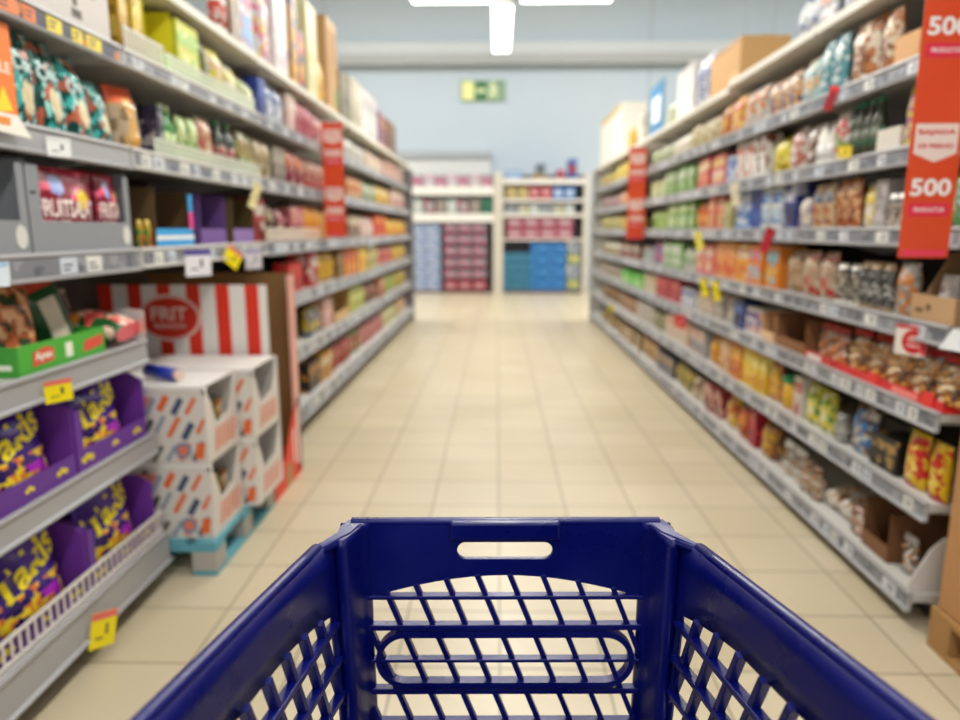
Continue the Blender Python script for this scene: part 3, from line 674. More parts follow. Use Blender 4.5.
price_card('R', 5.05, 1.345, .07, .13, 'e8dc60', 'e0d050', 'pale yellow wobbler tag above the pink and orange boxes', R(-16))
price_card('R', 4.35, 1.64, .06, .14, 'e0d8b8', 'd8d0b0', 'cream wobbler tag hanging under the sixth shelf opposite the pallet', R(-12))
price_card('R', 5.35, .72, .12, .10, 'c81e2c', 'b01824', 'small red square tag under the third shelf opposite the pallet', 0)
price_card('R', 3.72, 1.37, .055, .13, 'b82430', '981c28', 'dark red tag hanging between blue and cream boxes and orange box', R(18))
price_card('R', 3.14, 1.96, .045, .1, 'a01c28', 'd8302c', 'dark red tag on the seventh shelf edge below teal bags', R(20))
price_card('R', 8.6, .45, .10, .08, 'c8b828', 'b8a820', 'far yellow green tag on the second shelf opposite the pallet', 0)
price_card('R', 3.0, 1.70, .06, .05, 'e8cc40', 'd8bc30', 'yellow shelf label under the white bag with rose print', 0)
t = thing('promo_card', 'white promotional card with a large red disc above the clear snack bags', 'promotion card', (1.44, 2.42, 1.035), R(-62))
b = BM(); box(b, -.055, .055, -.002, 0, -.105, 0); obj('card', b, mat('e6dcd0', .45), t)
b = BM(); box(b, -.055, .055, -.003, -.002, -.012, 0); box(b, .04, .055, -.003, -.002, -.1, -.01); obj('red_border', b, mat('d03440', .45), t)
b = BM(); poly_prism(b, [(.012+.042*math.cos(a/24*2*math.pi), -.056+.042*math.sin(a/24*2*math.pi)) for a in range(24)], -.0035, -.002, axis='y'); obj('red_disc', b, mat('c4141c', .45), t)
b = BM(); letters(b, '-50%', .05, .022, lambda a, q: (a+.012, -.0042, -.045+q)); letters(b, 'OFERTA', .05, .012, lambda a, q: (a+.012, -.0042, -.07+q)); obj('lettering', b, mat('ecc8c4', .45), t)
t = thing('shelf_label_holder', 'white slanted label holder at the shelf end below the orange banner', 'label holder', (1.44, 2.13, 1.055), R(-70))
b = BM(); poly_prism(b, [(-.09, -.065), (.09, -.065), (.09, .0), (-.05, .0)], -.004, 0, axis='y'); obj('plastic_plate', b, mat('eef2f6', .35), t)
b = BM(); box(b, -.02, .08, -.0055, -.004, -.05, -.01); obj('printed_strip', b, mat('cfe0f4', .4), t)
# ------------------------------------------------------------------ near pallet-side bay goods
PUR = '6a2f96'
def takis(label, y, z, w=.2, h=.24, tilt=0, x=1.43, lean=-.12):
    t = thing('corn_snack_bag', label, 'snack bag', (-x, y, z), R(90)+tilt, 'purple and yellow corn snack bags')
    f = bag_surf(w, h, .08, 2.2)
    def zone(u, v, fr):
        if v > .95: return 3
        if not fr: return 0
        q = noise.noise((u*7, v*8, 1.3))
        if v < .44 and q > -.06: return 1 if noise.noise((u*11, v*12, 4)) > -.1 else 2
        if v < .3 and u > .55 and q < -.2: return 4
        return 0
    b = bag_bm(w, h, .08, 2.2, 26, 30, zone=zone)
    body = obj('pouch', b, [printed('3c1a90', '5028a8', '2c1468', 12, .22, .5, .8, .5), mat('f0d030', .35), mat('e07a30', .35), mat('3a1c80', .25), mat('b02cc0', .25)], t, rot=(lean, 0, 0))
    b = BM(); ca, sa = math.cos(.28), math.sin(.28)
    def pl(a, q):
        x_, z_ = a*ca-q*sa, h*.66+a*sa+q*ca
        p = f(x_, min(z_, h*.98), True); return (p.x, p.y-.003, p.z)
    letters(b, 'Takis', w*.86, h*.34, pl); obj('lettering', b, mat('ecd820', .35), body)
    return t
def purple_tray(label, y0, y1, z, xf=1.315, h=.07, mark=True):
    t = thing('purple_display_carton', label, 'carton', (-xf, (y0+y1)/2, z), R(90), 'purple display cartons of corn snacks')
    w = y1-y0; k = .005; d = .4
    b = BM(); box(b, -w/2, w/2, 0, d, 0, k); box(b, -w/2, w/2, d-k, d, k, .24)
    for q in (-w/2, w/2-k): poly_prism(b, [(0, k), (d-k, k), (d-k, .24), (.05, .24), (0, .21)], q, q+k, axis='x')
    obj('carton_body', b, mat(PUR, .5), t)
    b = BM(); box(b, -w/2+k, w/2-k, 0, k, k, h); box(b, -w/2+k, -w/2+.035, 0, k, h, .2); obj('front_lip', b, mat('5e2a8c', .5), t)
    b = BM()
    for xx, sc in ((-w/2+.05, 1), (w/2-.07, .8), (0, .6)):
        for a in range(3):
            poly_prism(b, [(xx+(a-1)*.02*sc+.014*sc*math.cos(g), .035+.006*(a % 2)+.011*sc*math.sin(g)) for g in [i*.785 for i in range(8)]], -.0015, 0, axis='y')
    obj('yellow_print', b, mat('e0cc2c', .5), t)
    return t
for z, nm, hb in ((.602, 'middle', .215), (.202, 'bottom', .29)):
    purple_tray('purple display carton on the %s purple snack shelf, beside the shelf end' % nm, 2.06, 2.49, z)
    purple_tray('purple display carton on the %s purple snack shelf, towards the trolley' % nm, 1.61, 2.045, z)
    takis('purple corn snack bag with yellow print, %s shelf, in the carton at the shelf end' % nm, 2.275 if nm == 'middle' else 2.29, z+.012, .33, .245 if nm == 'middle' else .27, x=1.385)
    takis('purple corn snack bag with yellow print, %s shelf, in the carton towards the trolley' % nm, 1.85, z+.012, .35, .245 if nm == 'middle' else .27, x=1.385)
# fence on the bottom shelf
t = thing('shelf_fence', 'white wire fence along the bottom shelf under the purple cartons', 'shelf fence', (-1.305, 1.2, .206))
b = BM(); box(b, -.004, .004, 0, 1.32, .07, .08); obj('top_rail', b, mat('d8d2cc', .4), t)
b = BM(); box(b, -.004, .004, 0, 1.32, 0, .012); obj('bottom_rail', b, mat('d8d2cc', .4), t)
b = BM()
for k in range(40): box(b, -.002, .002, k*.033+.002, k*.033+.011, .012, .07)
obj('bars', b, mat('d0c8c4', .4), t)
# green tray and bags on third shelf
t = thing('green_display_tray', 'green cardboard display tray with red and white print, under the grey carton', 'tray', (-1.32, 2.065, .956), R(90))
w, d, k, h = .43, .36, .005, .085
b = BM(); box(b, -w/2, w/2, 0, d, 0, k); box(b, -w/2, w/2, d-k, d, k, h*1.5)
for q in (-w/2, w/2-k): poly_prism(b, [(0, k), (d-k, k), (d-k, h*1.5), (d*.5, h*1.3), (d*.25, h), (0, h)], q, q+k, axis='x')
obj('tray_body', b, mat('3f9a30', .5), t)
b = BM(); box(b, -w/2+k, w/2-k, 0, k, k, h); obj('front_lip', b, mat('48a834', .5), t)
b = BM(); poly_prism(b, [(-.155, .02), (-.06, .025), (-.055, .06), (-.09, .07), (-.15, .06)], -.0015, 0, axis='y'); poly_prism(b, [(.09, .02), (.2, .03), (.2, .065), (.1, .055)], -.0015, 0, axis='y')
obj('red_print', b, mat('d8503c', .5), t)
b = BM(); letters(b, 'Apex', .08, .03, lambda a, q: (a-.105, -.0022, .044+q)); box(b, .0, .035, -.0015, 0, .02, .065); box(b, -w/2-.0015, -w/2, .02, .2, .02, .035); obj('white_print', b, mat('e8ecd8', .5), t)
def herobag(name, label, loc, rot, w, h, tk, zone, mats, seed=1.0, cat='snack bag'):
    t = thing(name, label, cat, loc); t.rotation_euler = rot
    o = obj('pouch', bag_bm(w, h, tk, seed, 22, 26, zone=zone), mats, t); return t, o
def z_nut(u, v, fr):
    q = noise.noise((u*6, v*6, 2)); return 3 if v > .94 else (1 if q > .12 else (2 if q < -.18 else 0))
herobag('nut_snack_bag', 'orange brown and dark green snack bag standing in the green tray', (-1.42, 1.97, .965), (-.2, .1, R(80)), .2, .25, .09, z_nut, [mat('b85c30', .3), mat('e8b080', .35), mat('1e3c1c', .3), mat('d8502c', .3)], 3.3)
t, o = herobag('crisp_bag', 'dark green snack bag with a white back label, leaning in the green tray', (-1.42, 2.2, .965), (-.1, -.28, R(78)), .17, .26, .08, lambda u, v, fr: 3 if v > .86 else (1 if .28 < u < .7 and .08 < v < .74 else 0), [mat('1c4c24', .25), mat('cfc2ae', .5), mat('30682c', .3), mat('d04838', .3)], 5.1)
t, o = herobag('crisp_bag', 'green and red snack bag lying flat at the shelf end by the clear divider', (-1.31, 2.42, 1.005), (R(-78), 0, R(96)), .22, .22, .095, lambda u, v, fr: 3 if v > .93 else (1 if noise.noise((u*5, v*5, 7)) > .08 else (2 if noise.noise((u*4, v*4, 11)) > .16 else (4 if v > .62 else 0))), [mat('1a5428', .25), mat('e04c50', .3), mat('ecc8b4', .35), mat('d84858', .3), mat('e8902c', .3)], 7.7)
herobag('crisp_bag', 'dark blue snack bag behind the flat green bag', (-1.56, 2.42, .96), (-.1, 0, R(90)), .16, .19, .07, z_nut, [mat('202848', .3), mat('8c6c50', .35), mat('181c30', .3), mat('c8a890', .3)], 9.2)
t = thing('shelf_divider', 'clear plastic divider standing at the end of the green tray shelf', 'divider', (-1.32, 2.515, .957))
b = BM(); poly_prism(b, [(.02, 0), (-.35, 0), (-.35, .05), (-.04, .12), (.02, .11)], -.002, .002, axis='y'); 
m = mat('e8dedc', .2); m2 = m.copy(); m2.node_tree.nodes['Principled BSDF'].inputs['Alpha'].default_value = .55
obj('divider_plate', b, m2, t)
b = BM(); box(b, -.02, .022, -.003, -.002, .03, .08); obj('sticker', b, mat('e8a898', .5), t)
# grey display cartons on fourth shelf
def grey_carton(label, y0, y1):
    t = thing('grey_display_carton', label, 'carton', (-1.315, (y0+y1)/2, 1.291), R(90), 'grey display cartons under the teal bags')
    w = y1-y0; d = .38; h = .262; k = .005
    b = BM(); box(b, -w/2, w/2, 0, d, 0, k); box(b, -w/2, w/2, d-k, d, k, h); box(b, -w/2, -w/2+k, k, d-k, k, h); box(b, w/2-k, w/2, k, d-k, k, h)
    obj('carton_body', b, mat('7f8286', .6), t)
    b = BM(); box(b, -w/2, w/2, 0, k, .005, .095); box(b, -w/2, -w/2+.055, 0, k, .095, h-.01); box(b, w/2-.03, w/2, 0, k, .095, h-.01); box(b, -w/2+.012, -w/2+.035, -.001, 0, .17, .178, 1)
    obj('front_lip', b, [mat('888b90', .6), mat('303034', .6)], t)
    b = BM(); poly_prism(b, [(w/2-.035+.024*math.cos(g*.393), .05+.033*math.sin(g*.393)) for g in range(16)], -.0015, 0, axis='y'); obj('round_mark', b, mat('cfcfc8', .5), t)
    return t
grey_carton('grey display carton of red candy bags on the fourth shelf', 1.965, 2.51)
grey_carton('grey display carton cut off at the picture edge, beside the red candy carton', 1.41, 1.955)
def candy(label, y, w=.2):
    t = thing('candy_bag', label, 'candy bag', (-1.362, y, 1.30), R(90), 'red candy bags in the grey carton')
    f = bag_surf(w, .248, .06, 4.4)
    def zone(u, v, fr):
        if v > .95: return 3
        if (u-.36)**2+(v-.78)**2*.8 < .012: return 2
        if (u-.72)**2+(v-.62)**2 < .014: return 1
        if v < .3: return 5
        if noise.noise((u*6, v*6, 9)) > .28 and v > .5: return 4
        return 0
    b = bag_bm(w, .248, .06, 4.4, 26, 28, zone=zone)
    body = obj('pouch', b, [printed('a01c38', 'b82848', '8c1430', 15, .3, .5, .8), mat('ecd020', .35), mat('8ca0d8', .3), mat('b01830', .3), mat('f06080', .3), mat('c42c3c', .3)], t)
    b = BM(); letters(b, 'FRUITSALAT', w*.86, .055, lambda a, q: tuple(f(a, .125+q, True)+Vector((0, -.003, 0)))); letters(b, 'SAUER', w*.4, .016, lambda a, q: tuple(f(a-w*.2, .082+q, True)+Vector((0, -.003, 0)))); obj('lettering', b, mat('f0dcd8', .4), body)
candy('dark red candy bag with white lettering and blue ball, in the grey carton', 2.185, .35)
candy('slim dark red candy bag at the pallet end of the grey carton', 2.43, .125)
# teal snack bags on fifth shelf
def teal(label, y, w, h, rot, c2='30b8b0'):
    t = thing('teal_snack_bag', label, 'snack bag', (-1.365, y, 1.655)); t.rotation_euler = rot; t['group'] = 'teal snack bags above the grey carton'
    def zone(u, v, fr):
        if v > .95: return 3
        q = noise.noise((u*5, v*6, y*7))
        if (u-.55)**2+(v-.28)**2 < .03: return 4
        return 1 if q > .26 else (2 if q < -.26 else (5 if noise.noise((u*9, v*9, 3+y)) > .3 else 0))
    b = bag_bm(w, h, .075, y*3, 24, 28, zone=zone)
    o = obj('pouch', b, [printed('0e4c46', '14605a', '1c7c74', 30, .22), mat('34aca6', .22), mat('b4583c', .3), mat('1c6c60', .25), mat('d8c8a0', .35), mat('a8e0d8', .25)], t)
    f = bag_surf(w, h, .075, y*3); b = BM(); letters(b, 'Crac', w*.6, h*.16, lambda a, q: tuple(f(a, h*.62+q, True)+Vector((0, -.003, 0)))); obj('lettering', b, mat('cfe4e0', .35), o)
teal('slim teal snack bag beside the orange board, above the grey carton', 2.04, .13, .265, (-.05, .02, R(84)))
teal('tall teal snack bag leaning, second from the orange board', 2.18, .15, .262, (-.08, -.12, R(86)))
teal('teal snack bag leaning steeply, third from the orange board', 2.33, .15, .25, (-.1, -.2, R(90)))
teal('teal and brown snack bag lying against the orange wrapped one', 2.455, .11, .2, (-.12, -.15, R(92)))
b0 = BLOCKS
t, o = herobag('snack_bag', 'shiny orange and clear snack bag at the end of the teal bags', (-1.385, 2.66, 1.648), (-.05, -.1, R(88)), .18, .23, .09, lambda u, v, fr: 3 if v > .8 else (1 if abs(u-.5) < .12 else (2 if (u > .8 or v > .72) else 0)), [printed('c8b090', 'd8b070', '8c7048', 30, .15), mat('d8a048', .2), mat('e0602c', .25), mat('c4481c', .25)], 2.9)
t = thing('orange_board', 'bright orange cardboard panel beside the slim teal bag', 'board', (-1.318, 1.9, 1.647), R(90))
b = BM(); box(b, -.12, .07, 0, .006, 0, .255); obj('panel', b, mat('f07818', .5), t)
b = BM(); poly_prism(b, [(-.02, .02), (.05, .03), (.02, .09)], -.0012, 0, axis='y'); obj('yellow_flash', b, mat('f4d820', .5), t)
b = BM(); letters(b, 'SALE', .09, .03, lambda a, q: (a+.01, -.0012, .14+q)); obj('lettering', b, mat('f4e0c8', .5), t)
t = thing('paper_flag', 'white and orange paper flag at the fifth shelf edge, picture edge', 'flag', (-1.285, 1.86, 1.66), R(84))
b = BM(); poly_prism(b, [(-.09, 0), (.05, 0), (.09, -.055), (-.09, -.045)], -.002, 0, axis='y'); obj('sheet', b, mat('f0ece0', .5), t)
b = BM(); box(b, -.06, .02, -.003, -.002, -.03, -.01); obj('orange_print', b, mat('e89040', .5), t)
# white carton on the sixth shelf near
t = thing('white_carton', 'large white carton with small dark print on the sixth shelf, above the teal bags', 'carton', (-1.325, 2.2, 1.981), R(90))
b = BM(); box(b, -.31, .31, 0, .35, 0, .26); obj('carton_body', b, mat('c9c3bd', .6), t, bevel=.003)
b = BM(); box(b, .09, .14, -.0015, 0, .035, .06); box(b, .1, .12, -.0015, 0, .07, .1); box(b, .2, .225, -.0015, 0, .12, .2); obj('dark_print', b, mat('5a5450', .6), t)
b = BM(); box(b, -.311, .311, .16, .19, .259, .2615); obj('packing_tape', b, mat('c4b494', .4), t)
# clear fences on pallet side shelves
def clear_fence(label, y0, y1, z, h, c='dfe8d0', bars=False):
    t = thing('clear_shelf_fence', label, 'shelf fence', (-1.308, y0, z), 0, 'clear plastic shelf fences on the pallet side')
    m = mat(c, .2).copy(); m.node_tree.nodes['Principled BSDF'].inputs['Alpha'].default_value = .5
    b = BM(); box(b, -.0015, .0015, 0, y1-y0, .004, h); obj('clear_panel', b, m, t)
    b = BM(); box(b, -.003, .003, 0, y1-y0, h-.004, h+.002); obj('top_rail', b, mat('d8d8cc', .3), t)
    if bars:
        b = BM()
        for k in range(int((y1-y0)/.022)): box(b, .0016, .0045, k*.022, k*.022+.006, .004, h-.004)
        obj('bars', b, mat('d0ccbc', .4), t)
clear_fence('clear ribbed plastic fence in front of the amber and yellow upright boxes', 2.56, 2.86, 1.986, .075, 'dcd8c0', True)
clear_fence('clear green tinted fence in front of the yellow carton', 2.87, 3.9, 1.986, .06)
clear_fence('clear fence with pale strip on the fifth shelf, beyond the shiny orange bag', 2.72, 3.9, 1.65, .055, 'd4dcc8')
clear_fence('clear plastic fence in front of the orange yellow snack pouches', 3.97, 5.2, 1.295, .075, 'e8dcc8')
# ------------------------------------------------------------------ clear and red trays opposite
t = thing('red_display_tray', 'long red display tray under the clear bags of golden puffs', 'tray', (1.462, 2.61, .766), R(-90))
w = .74; b = BM(); box(b, -w/2, w/2, .0, .005, 0, .038); box(b, -w/2, w/2, .005, .25, 0, .004); obj('tray_body', b, mat('cc2024', .45), t)
b = BM(); box(b, w/2-.11, w/2-.05, -.004, 0, .0, .055); box(b, -.1, -.02, -.004, 0, .0, .05); obj('front_tab', b, mat('d82824', .45), t)
b = BM(); box(b, w/2-.3, w/2-.14, -.0015, 0, .008, .03); obj('pink_print', b, mat('e88078', .45), t)
t = thing('red_display_tray', 'slanted red display tray under the clear bags of orange crackers', 'tray', (1.462, 3.14, .766), R(-90))
w = .27; b = BM(); box(b, -w/2, w/2, .0, .005, 0, .04); box(b, -w/2, w/2, .005, .22, 0, .004); obj('tray_body', b, mat('c02a2c', .45), t)
b = BM(); box(b, -w*.4, w*.1, -.0015, 0, .008, .03); obj('pale_print', b, mat('e0d4d0', .45), t)
# raise the bags that stand in those trays
for o in COL.objects:
    if o.parent is None and 'clear bag of' in str(o.get('label')) and ('golden' in o['label'] or 'orange crackers' in o['label']): o.location.z += .005; o.location.x += .012
# near bay opposite goods
t = thing('shelf_carton', 'tan open carton of bread bags behind the orange banner, beneath its foot', 'carton', (1.465, 2.365, 1.052), R(-90))
w = .245; k = .006; b = BM(); box(b, -w/2, w/2, 0, .4, 0, k); box(b, -w/2, w/2, .4-k, .4, k, .23)
for q in (-w/2, w/2-k): poly_prism(b, [(0, k), (.4-k, k), (.4-k, .23), (.12, .23), (.05, .09), (0, .09)], q, q+k, axis='x')
obj('carton_body', b, mat('9c7850', .75), t)
b = BM(); box(b, -w/2+k, w/2-k, 0, k, k, .09); obj('front_lip', b, mat('b8936a', .7), t)
b = BM(); poly_prism(b, [(-.02+.013*math.cos(g*.52), .05+.013*math.sin(g*.52)) for g in range(12)], -.0015, 0, axis='y'); box(b, -.09, -.05, -.0015, 0, .03, .045); obj('dark_print', b, mat('6a5038', .7), t)
for k, (yy, cc, nm) in enumerate(((2.425, ('ddd4cc', 'b8889c', 'f0ece8'), 'silver'), (2.31, ('b8683c', 'e0c8a8', '8c4428'), 'orange brown'))):
    o, d = make('bag', .1, .15, cc, 3.3+k, '%s bread bag inside the tan open carton by the banner' % nm); put(o, 'R', yy, 1.06, .08, 1.52)
for k, (yy, l, kd, h, cc, nm) in enumerate(((2.3, 1.366, 'bag', .21, ('8c7440', '4c9c48', 'c8dce0'), 'brown and green snack bag behind the orange banner'), (2.47, 1.366, 'bag', .21, ('b88048', '5cb0d0', 'e8e0c8'), 'tan and blue snack bag beside the banner edge'), (2.1, 1.366, 'bag', .2, ('c8a070', '60a050', 'e8e0c8'), 'tan and green snack bag at the picture edge past banner'), (2.33, 1.651, 'box', .2, ('e8e4dc', 'd8d0c0', 'c04838'), 'white box half hidden behind the orange banner'), (2.08, 1.651, 'box', .2, ('e0dccc', 'c8b870', 'f0ece4'), 'cream box past the orange banner, sixth shelf'), (2.4, 1.951, 'bag', .22, ('c8844c', 'e8d4b4', '8c4c28'), 'kraft snack bag hidden behind the orange banner top'))):
    o, d = make(kd, .16, h, cc, 5.7+k, nm); put(o, 'R', yy, l, d)
o, d = make('bag', .13, .2, ('e8d8c8', 'd88890', 'c89060'), 8.8, 'white and pink bag standing in the tan seventh shelf tray'); put(o, 'R', 2.66, 1.96, .07, 1.53)
o, d = make('bag', .13, .16, ('7c2830', 'a04848', '5c1c24'), 9.8, 'dark red bag lying back in the tan seventh shelf tray'); put(o, 'R', 2.54, 1.96, .07, 1.57)
# white wire end divider bottom
t = thing('wire_end_guard', 'white plastic end guard on the bottom shelf beside the tan pallet box', 'end guard', (1.43, 2.25, .126))
b = BM(); poly_prism(b, [(.0, 0), (.4, 0), (.4, .2), (.1, .2), (.06, .16), (0, .04)], -.0, .006, axis='y'); obj('guard_plate', b, mat('d0ccc6', .4), t)
# ------------------------------------------------------------------ tan pallet box
t = thing('wooden_pallet', 'bare wooden pallet on the floor under the tall tan pallet box', 'pallet', (1.44, 1.3, 0))
WOOD = printed('b98a50', 'c2935a', 'a87a44', 5, .7)
def pallet(t, W, D, m, mb=None, rows=5):
    for k in range(3):
        b = BM(); x = k*(W-.1)/2; box(b, x, x+.1, 0, D, 0, .02); obj('bottom_board', b, m, t, bevel=.002)
        for j in range(3):
            b = BM(); y = j*(D-.1)/2; box(b, x, x+.1, y, y+.1, .02, .1); obj('block', b, mb or m, t, bevel=.002)
    for j in range(3):
        b = BM(); y = j*(D-.1)/2; box(b, 0, W, y, y+.1, .1, .12); obj('cross_board', b, m, t, bevel=.002)
    for k in range(rows):
        b = BM(); x = k*(W-.09)/(rows-1); box(b, x, x+.09, 0, D, .12, .142); obj('deck_board', b, m, t, bevel=.002)
pallet(t, .5, .84, WOOD)
t = thing('pallet_box', 'tall plain tan cardboard pallet box standing on the bare wooden pallet', 'cardboard box', (1.455, 1.31, .143))
b = BM(); box(b, 0, .48, 0, .82, 0, .735); obj('box_body', b, mat('b08050', .72), t, bevel=.004)
b = BM(); box(b, -.001, .481, .38, .44, .734, .7375); obj('packing_tape', b, mat('c8a878', .35), t)
b = BM(); box(b, -.0015, 0, .62, .66, .5, .51); box(b, -.0015, 0, .635, .645, .5, .56); poly_prism(b, [(.62, .56), (.66, .56), (.64, .59)], -.0015, 0, axis='x'); obj('arrow_print', b, mat('4a3420', .7), t)
# ------------------------------------------------------------------ blue pallet and white cartons
t = thing('blue_pallet', 'light blue wooden pallet with grey blocks under the white patterned cartons', 'pallet', (-1.71, 2.545, 0))
pallet(t, .6, .73, mat('5c9fae', .65), mat('a9a59c', .65))
def white_carton(label, y0, y1, z, x0=-1.70, x1=-1.125, h=.31):
    t = thing('patterned_carton', label, 'carton', (x0, y0, z), 0, 'white patterned cartons stacked on the blue pallet')
    W = x1-x0; D = y1-y0; k = .006
    b = BM(); box(b, 0, W, 0, D, 0, k); box(b, 0, W, 0, k, k, h); box(b, 0, W, D-k, D, k, h); box(b, 0, k, k, D-k, k, h)
    poly_prism(b, [(k, k), (D-k, k), (D-k, h), (D*.86, h*.72), (D*.72, h*.52), (D*.3, h*.45), (D*.14, h*.8), (k, h*.95)], W-k, W, axis='x')
    obj('carton_body', b, mat('d6d0c8', .6), t)
    b = BM(); box(b, k, W-k, k, D-k, h-.006, h-.001); obj('lid_panel', b, mat('e2deda', .55), t)
    b = BM(); box(b, 0, W, -.004, .012, h-.012, h); box(b, W-.012, W+.001, .0, D*.06, h*.9, h); obj('rim_fold', b, mat('eeeae4', .5), t)
    b = BM(); rq = random.Random(11)
    def st(cx, cz, ln, wd, mi, an=1.05):
        a = (math.cos(an), math.sin(an)); n = (-a[1]*wd, a[0]*wd); p = (cx, cz)
        q = [(p[0]-a[0]*ln-n[0], p[1]-a[1]*ln-n[1]), (p[0]+a[0]*ln-n[0], p[1]+a[1]*ln-n[1]), (p[0]+a[0]*ln+n[0], p[1]+a[1]*ln+n[1]), (p[0]-a[0]*ln+n[0], p[1]-a[1]*ln+n[1])]
        vs = [b.verts.new((min(max(u, .004), W-.004), -.0012, min(max(v, .006), h-.014))) for u, v in q]; b.faces.new(vs).material_index = mi
    ci = 0
    for row in range(3):
        for c in range(11):
            cx = c*.054+.02+row*.018; cz = .05+row*.095+rq.uniform(-.015, .015)
            if cx < W-.02: st(cx, cz, rq.uniform(.032, .05), rq.uniform(.008, .013), (0, 1, 2, 3, 1)[ci % 5]); ci += 1
    for bx0 in (.02, .24): 
        v4 = [b.verts.new(p) for p in ((bx0, -.0014, .225), (bx0+.13, -.0014, .225), (bx0+.15, -.0014, .27), (bx0+.02, -.0014, .27))]; b.faces.new(v4).material_index = 4
    v4 = [b.verts.new(p) for p in ((W-.055, -.0016, .02), (W-.02, -.0016, .02), (W-.01, -.0016, .085), (W-.045, -.0016, .085))]; b.faces.new(v4).material_index = 1
    vs = [b.verts.new((W-.1+.034*math.cos(g*.393), -.0018, .055+.034*math.sin(g*.393))) for g in range(16)]; b.faces.new(vs).material_index = 5
    vs = [b.verts.new((W-.1+.02*math.cos(g*.393), -.0022, .055+.02*math.sin(g*.393))) for g in range(16)]; b.faces.new(vs).material_index = 6
    for kk in range(5):
        yy = D*(.2+.14*kk); vs = [b.verts.new(p) for p in ((W+.0012, yy, .03+.01*(kk % 2)), (W+.0012, yy+.03, .03), (W+.0012, yy+.045, .12), (W+.0012, yy+.02, .125))]; b.faces.new(vs).material_index = 4
    obj('printed_strokes', b, [mat('3c4c6c', .5), mat('e0692c', .5), mat('4a4840', .5), mat('8c98a8', .5), mat('e08a70', .5), mat('8088a0', .5), mat('e07858', .5)], t, normals=False)
    return t
packs = []
def inner_pack(label, x, y, z, c, w=.08, h=.2):
    o, d = make('bag', w, h, c, x*9+y*5, label); o.location = (x, y, z); o.rotation_euler = (0, 0, R(90)); o['group'] = 'small packets inside the white patterned cartons'
for (y0, y1, z, nm) in ((2.58, 2.90, .143, 'lower front'), (2.58, 2.90, .456, 'upper front'), (2.92, 3.27, .143, 'lower rear'), (2.92, 3.27, .456, 'upper rear')):
    XR = -1.125 if 'front' in nm else -1.06
    white_carton('white patterned carton with orange and navy strokes, %s one of the four' % nm, y0, y1, z, XR-.6, XR)
    cs = [('283c7c', 'd8dce8', 'e0a030'), ('d8d0c8', 'e08060', '283860'), ('5c5c3c', 'c8a848', '302c20'), ('e09038', 'f0e0c8', '903c20')]
    for k in range(4):
        inner_pack('%s packet in the %s patterned carton' % (('navy and white', 'pale and orange', 'olive and gold', 'orange and cream')[k], nm), -1.185, y0+.055+k*(y1-y0-.11)/3, z+.008, cs[k], .068, .22 if k in (0, 2) else .19)
t = thing('blue_tube_pack', 'deep blue tube shaped pack lying on top of the front white carton stack', 'pack', (-1.33, 2.7, .795)); t.rotation_euler = (0, 0, R(-25))
b = BM(); tube(b, [(-.1, 0, .004), (.06, 0, -.002)], .026, 14); obj('tube_body', b, mat('20349c', .3), t)
b = BM(); tube(b, [(.06, 0, -.002), (.085, 0, -.003)], .02, 14); obj('tube_cap', b, mat('e8c8b8', .4), t)
# ------------------------------------------------------------------ striped display
t = thing('striped_display_stand', 'red and white striped cardboard display stand behind the white cartons', 'display stand', (-1.12, 3.30, 0))
b = BM(); x0, x1 = -.66, -.10
n = 13; sw = .62/n
b = BM(); box(b, -.80, .01, .02, .026, .14, 1.10); obj('striped_board', b, mat('e9e3dc', .55), t)
sb = BM()
for k in range(6):
    xa = -.095-k*.143; box(sb, xa, min(xa+.066, .01), .0185, .02, .62, 1.10)
obj('red_stripes', sb, mat('dc3014', .5), t)
b = BM(); cx, cz = -.47, .94
def ell(b, rx, rz, y, mi): b.faces.new([b.verts.new((cx+rx*math.cos(g*.2618), y, cz+rz*math.sin(g*.2618))) for g in range(24)]).material_index = mi
ell(b, .155, .115, .0175, 0); ell(b, .14, .10, .0170, 1)
letters(b, 'FRIT', .18, .065, lambda a, q: (cx+a, .0162, cz+.02+q), 0); letters(b, 'RAVICH', .15, .025, lambda a, q: (cx+a, .0162, cz-.04+q), 0)
obj('round_logo', b, [mat('e8c8bc', .5), mat('d8321c', .5)], t, normals=False)
b = BM(); box(b, -.80, .0, .49, .496, .0, 1.13); obj('brown_back', b, mat('7d5a30', .75), t)
b = BM(); box(b, -.012, .006, .42, .50, .03, 1.12); obj('edge_strip', b, mat('e0a898', .5), t)
b = BM(); poly_prism(b, [(.0, .0), (.49, .0), (.49, .46), (.36, .36), (.2, .16), (.0, .13)], .0, .006, axis='x')
obj('side_panel', b, mat('dc3c20', .5), t)
b = BM(); poly_prism(b, [(.42, .06), (.46, .06), (.46, .4), (.42, .36)], .006, .0075, axis='x'); poly_prism(b, [(.34, .1), (.37, .1), (.37, .3), (.34, .27)], .006, .0075, axis='x'); poly_prism(b, [(.2, .0), (.3, .0), (.3, .125), (.2, .12)], .006, .0075, axis='x', mi=1)
obj('white_stripes', b, [mat('ecdcd4', .5), mat('b08a58', .7)], t)
b = BM(); box(b, -.78, -.005, .03, .485, .0, .14); obj('base', b, mat('c8381c', .6), t)
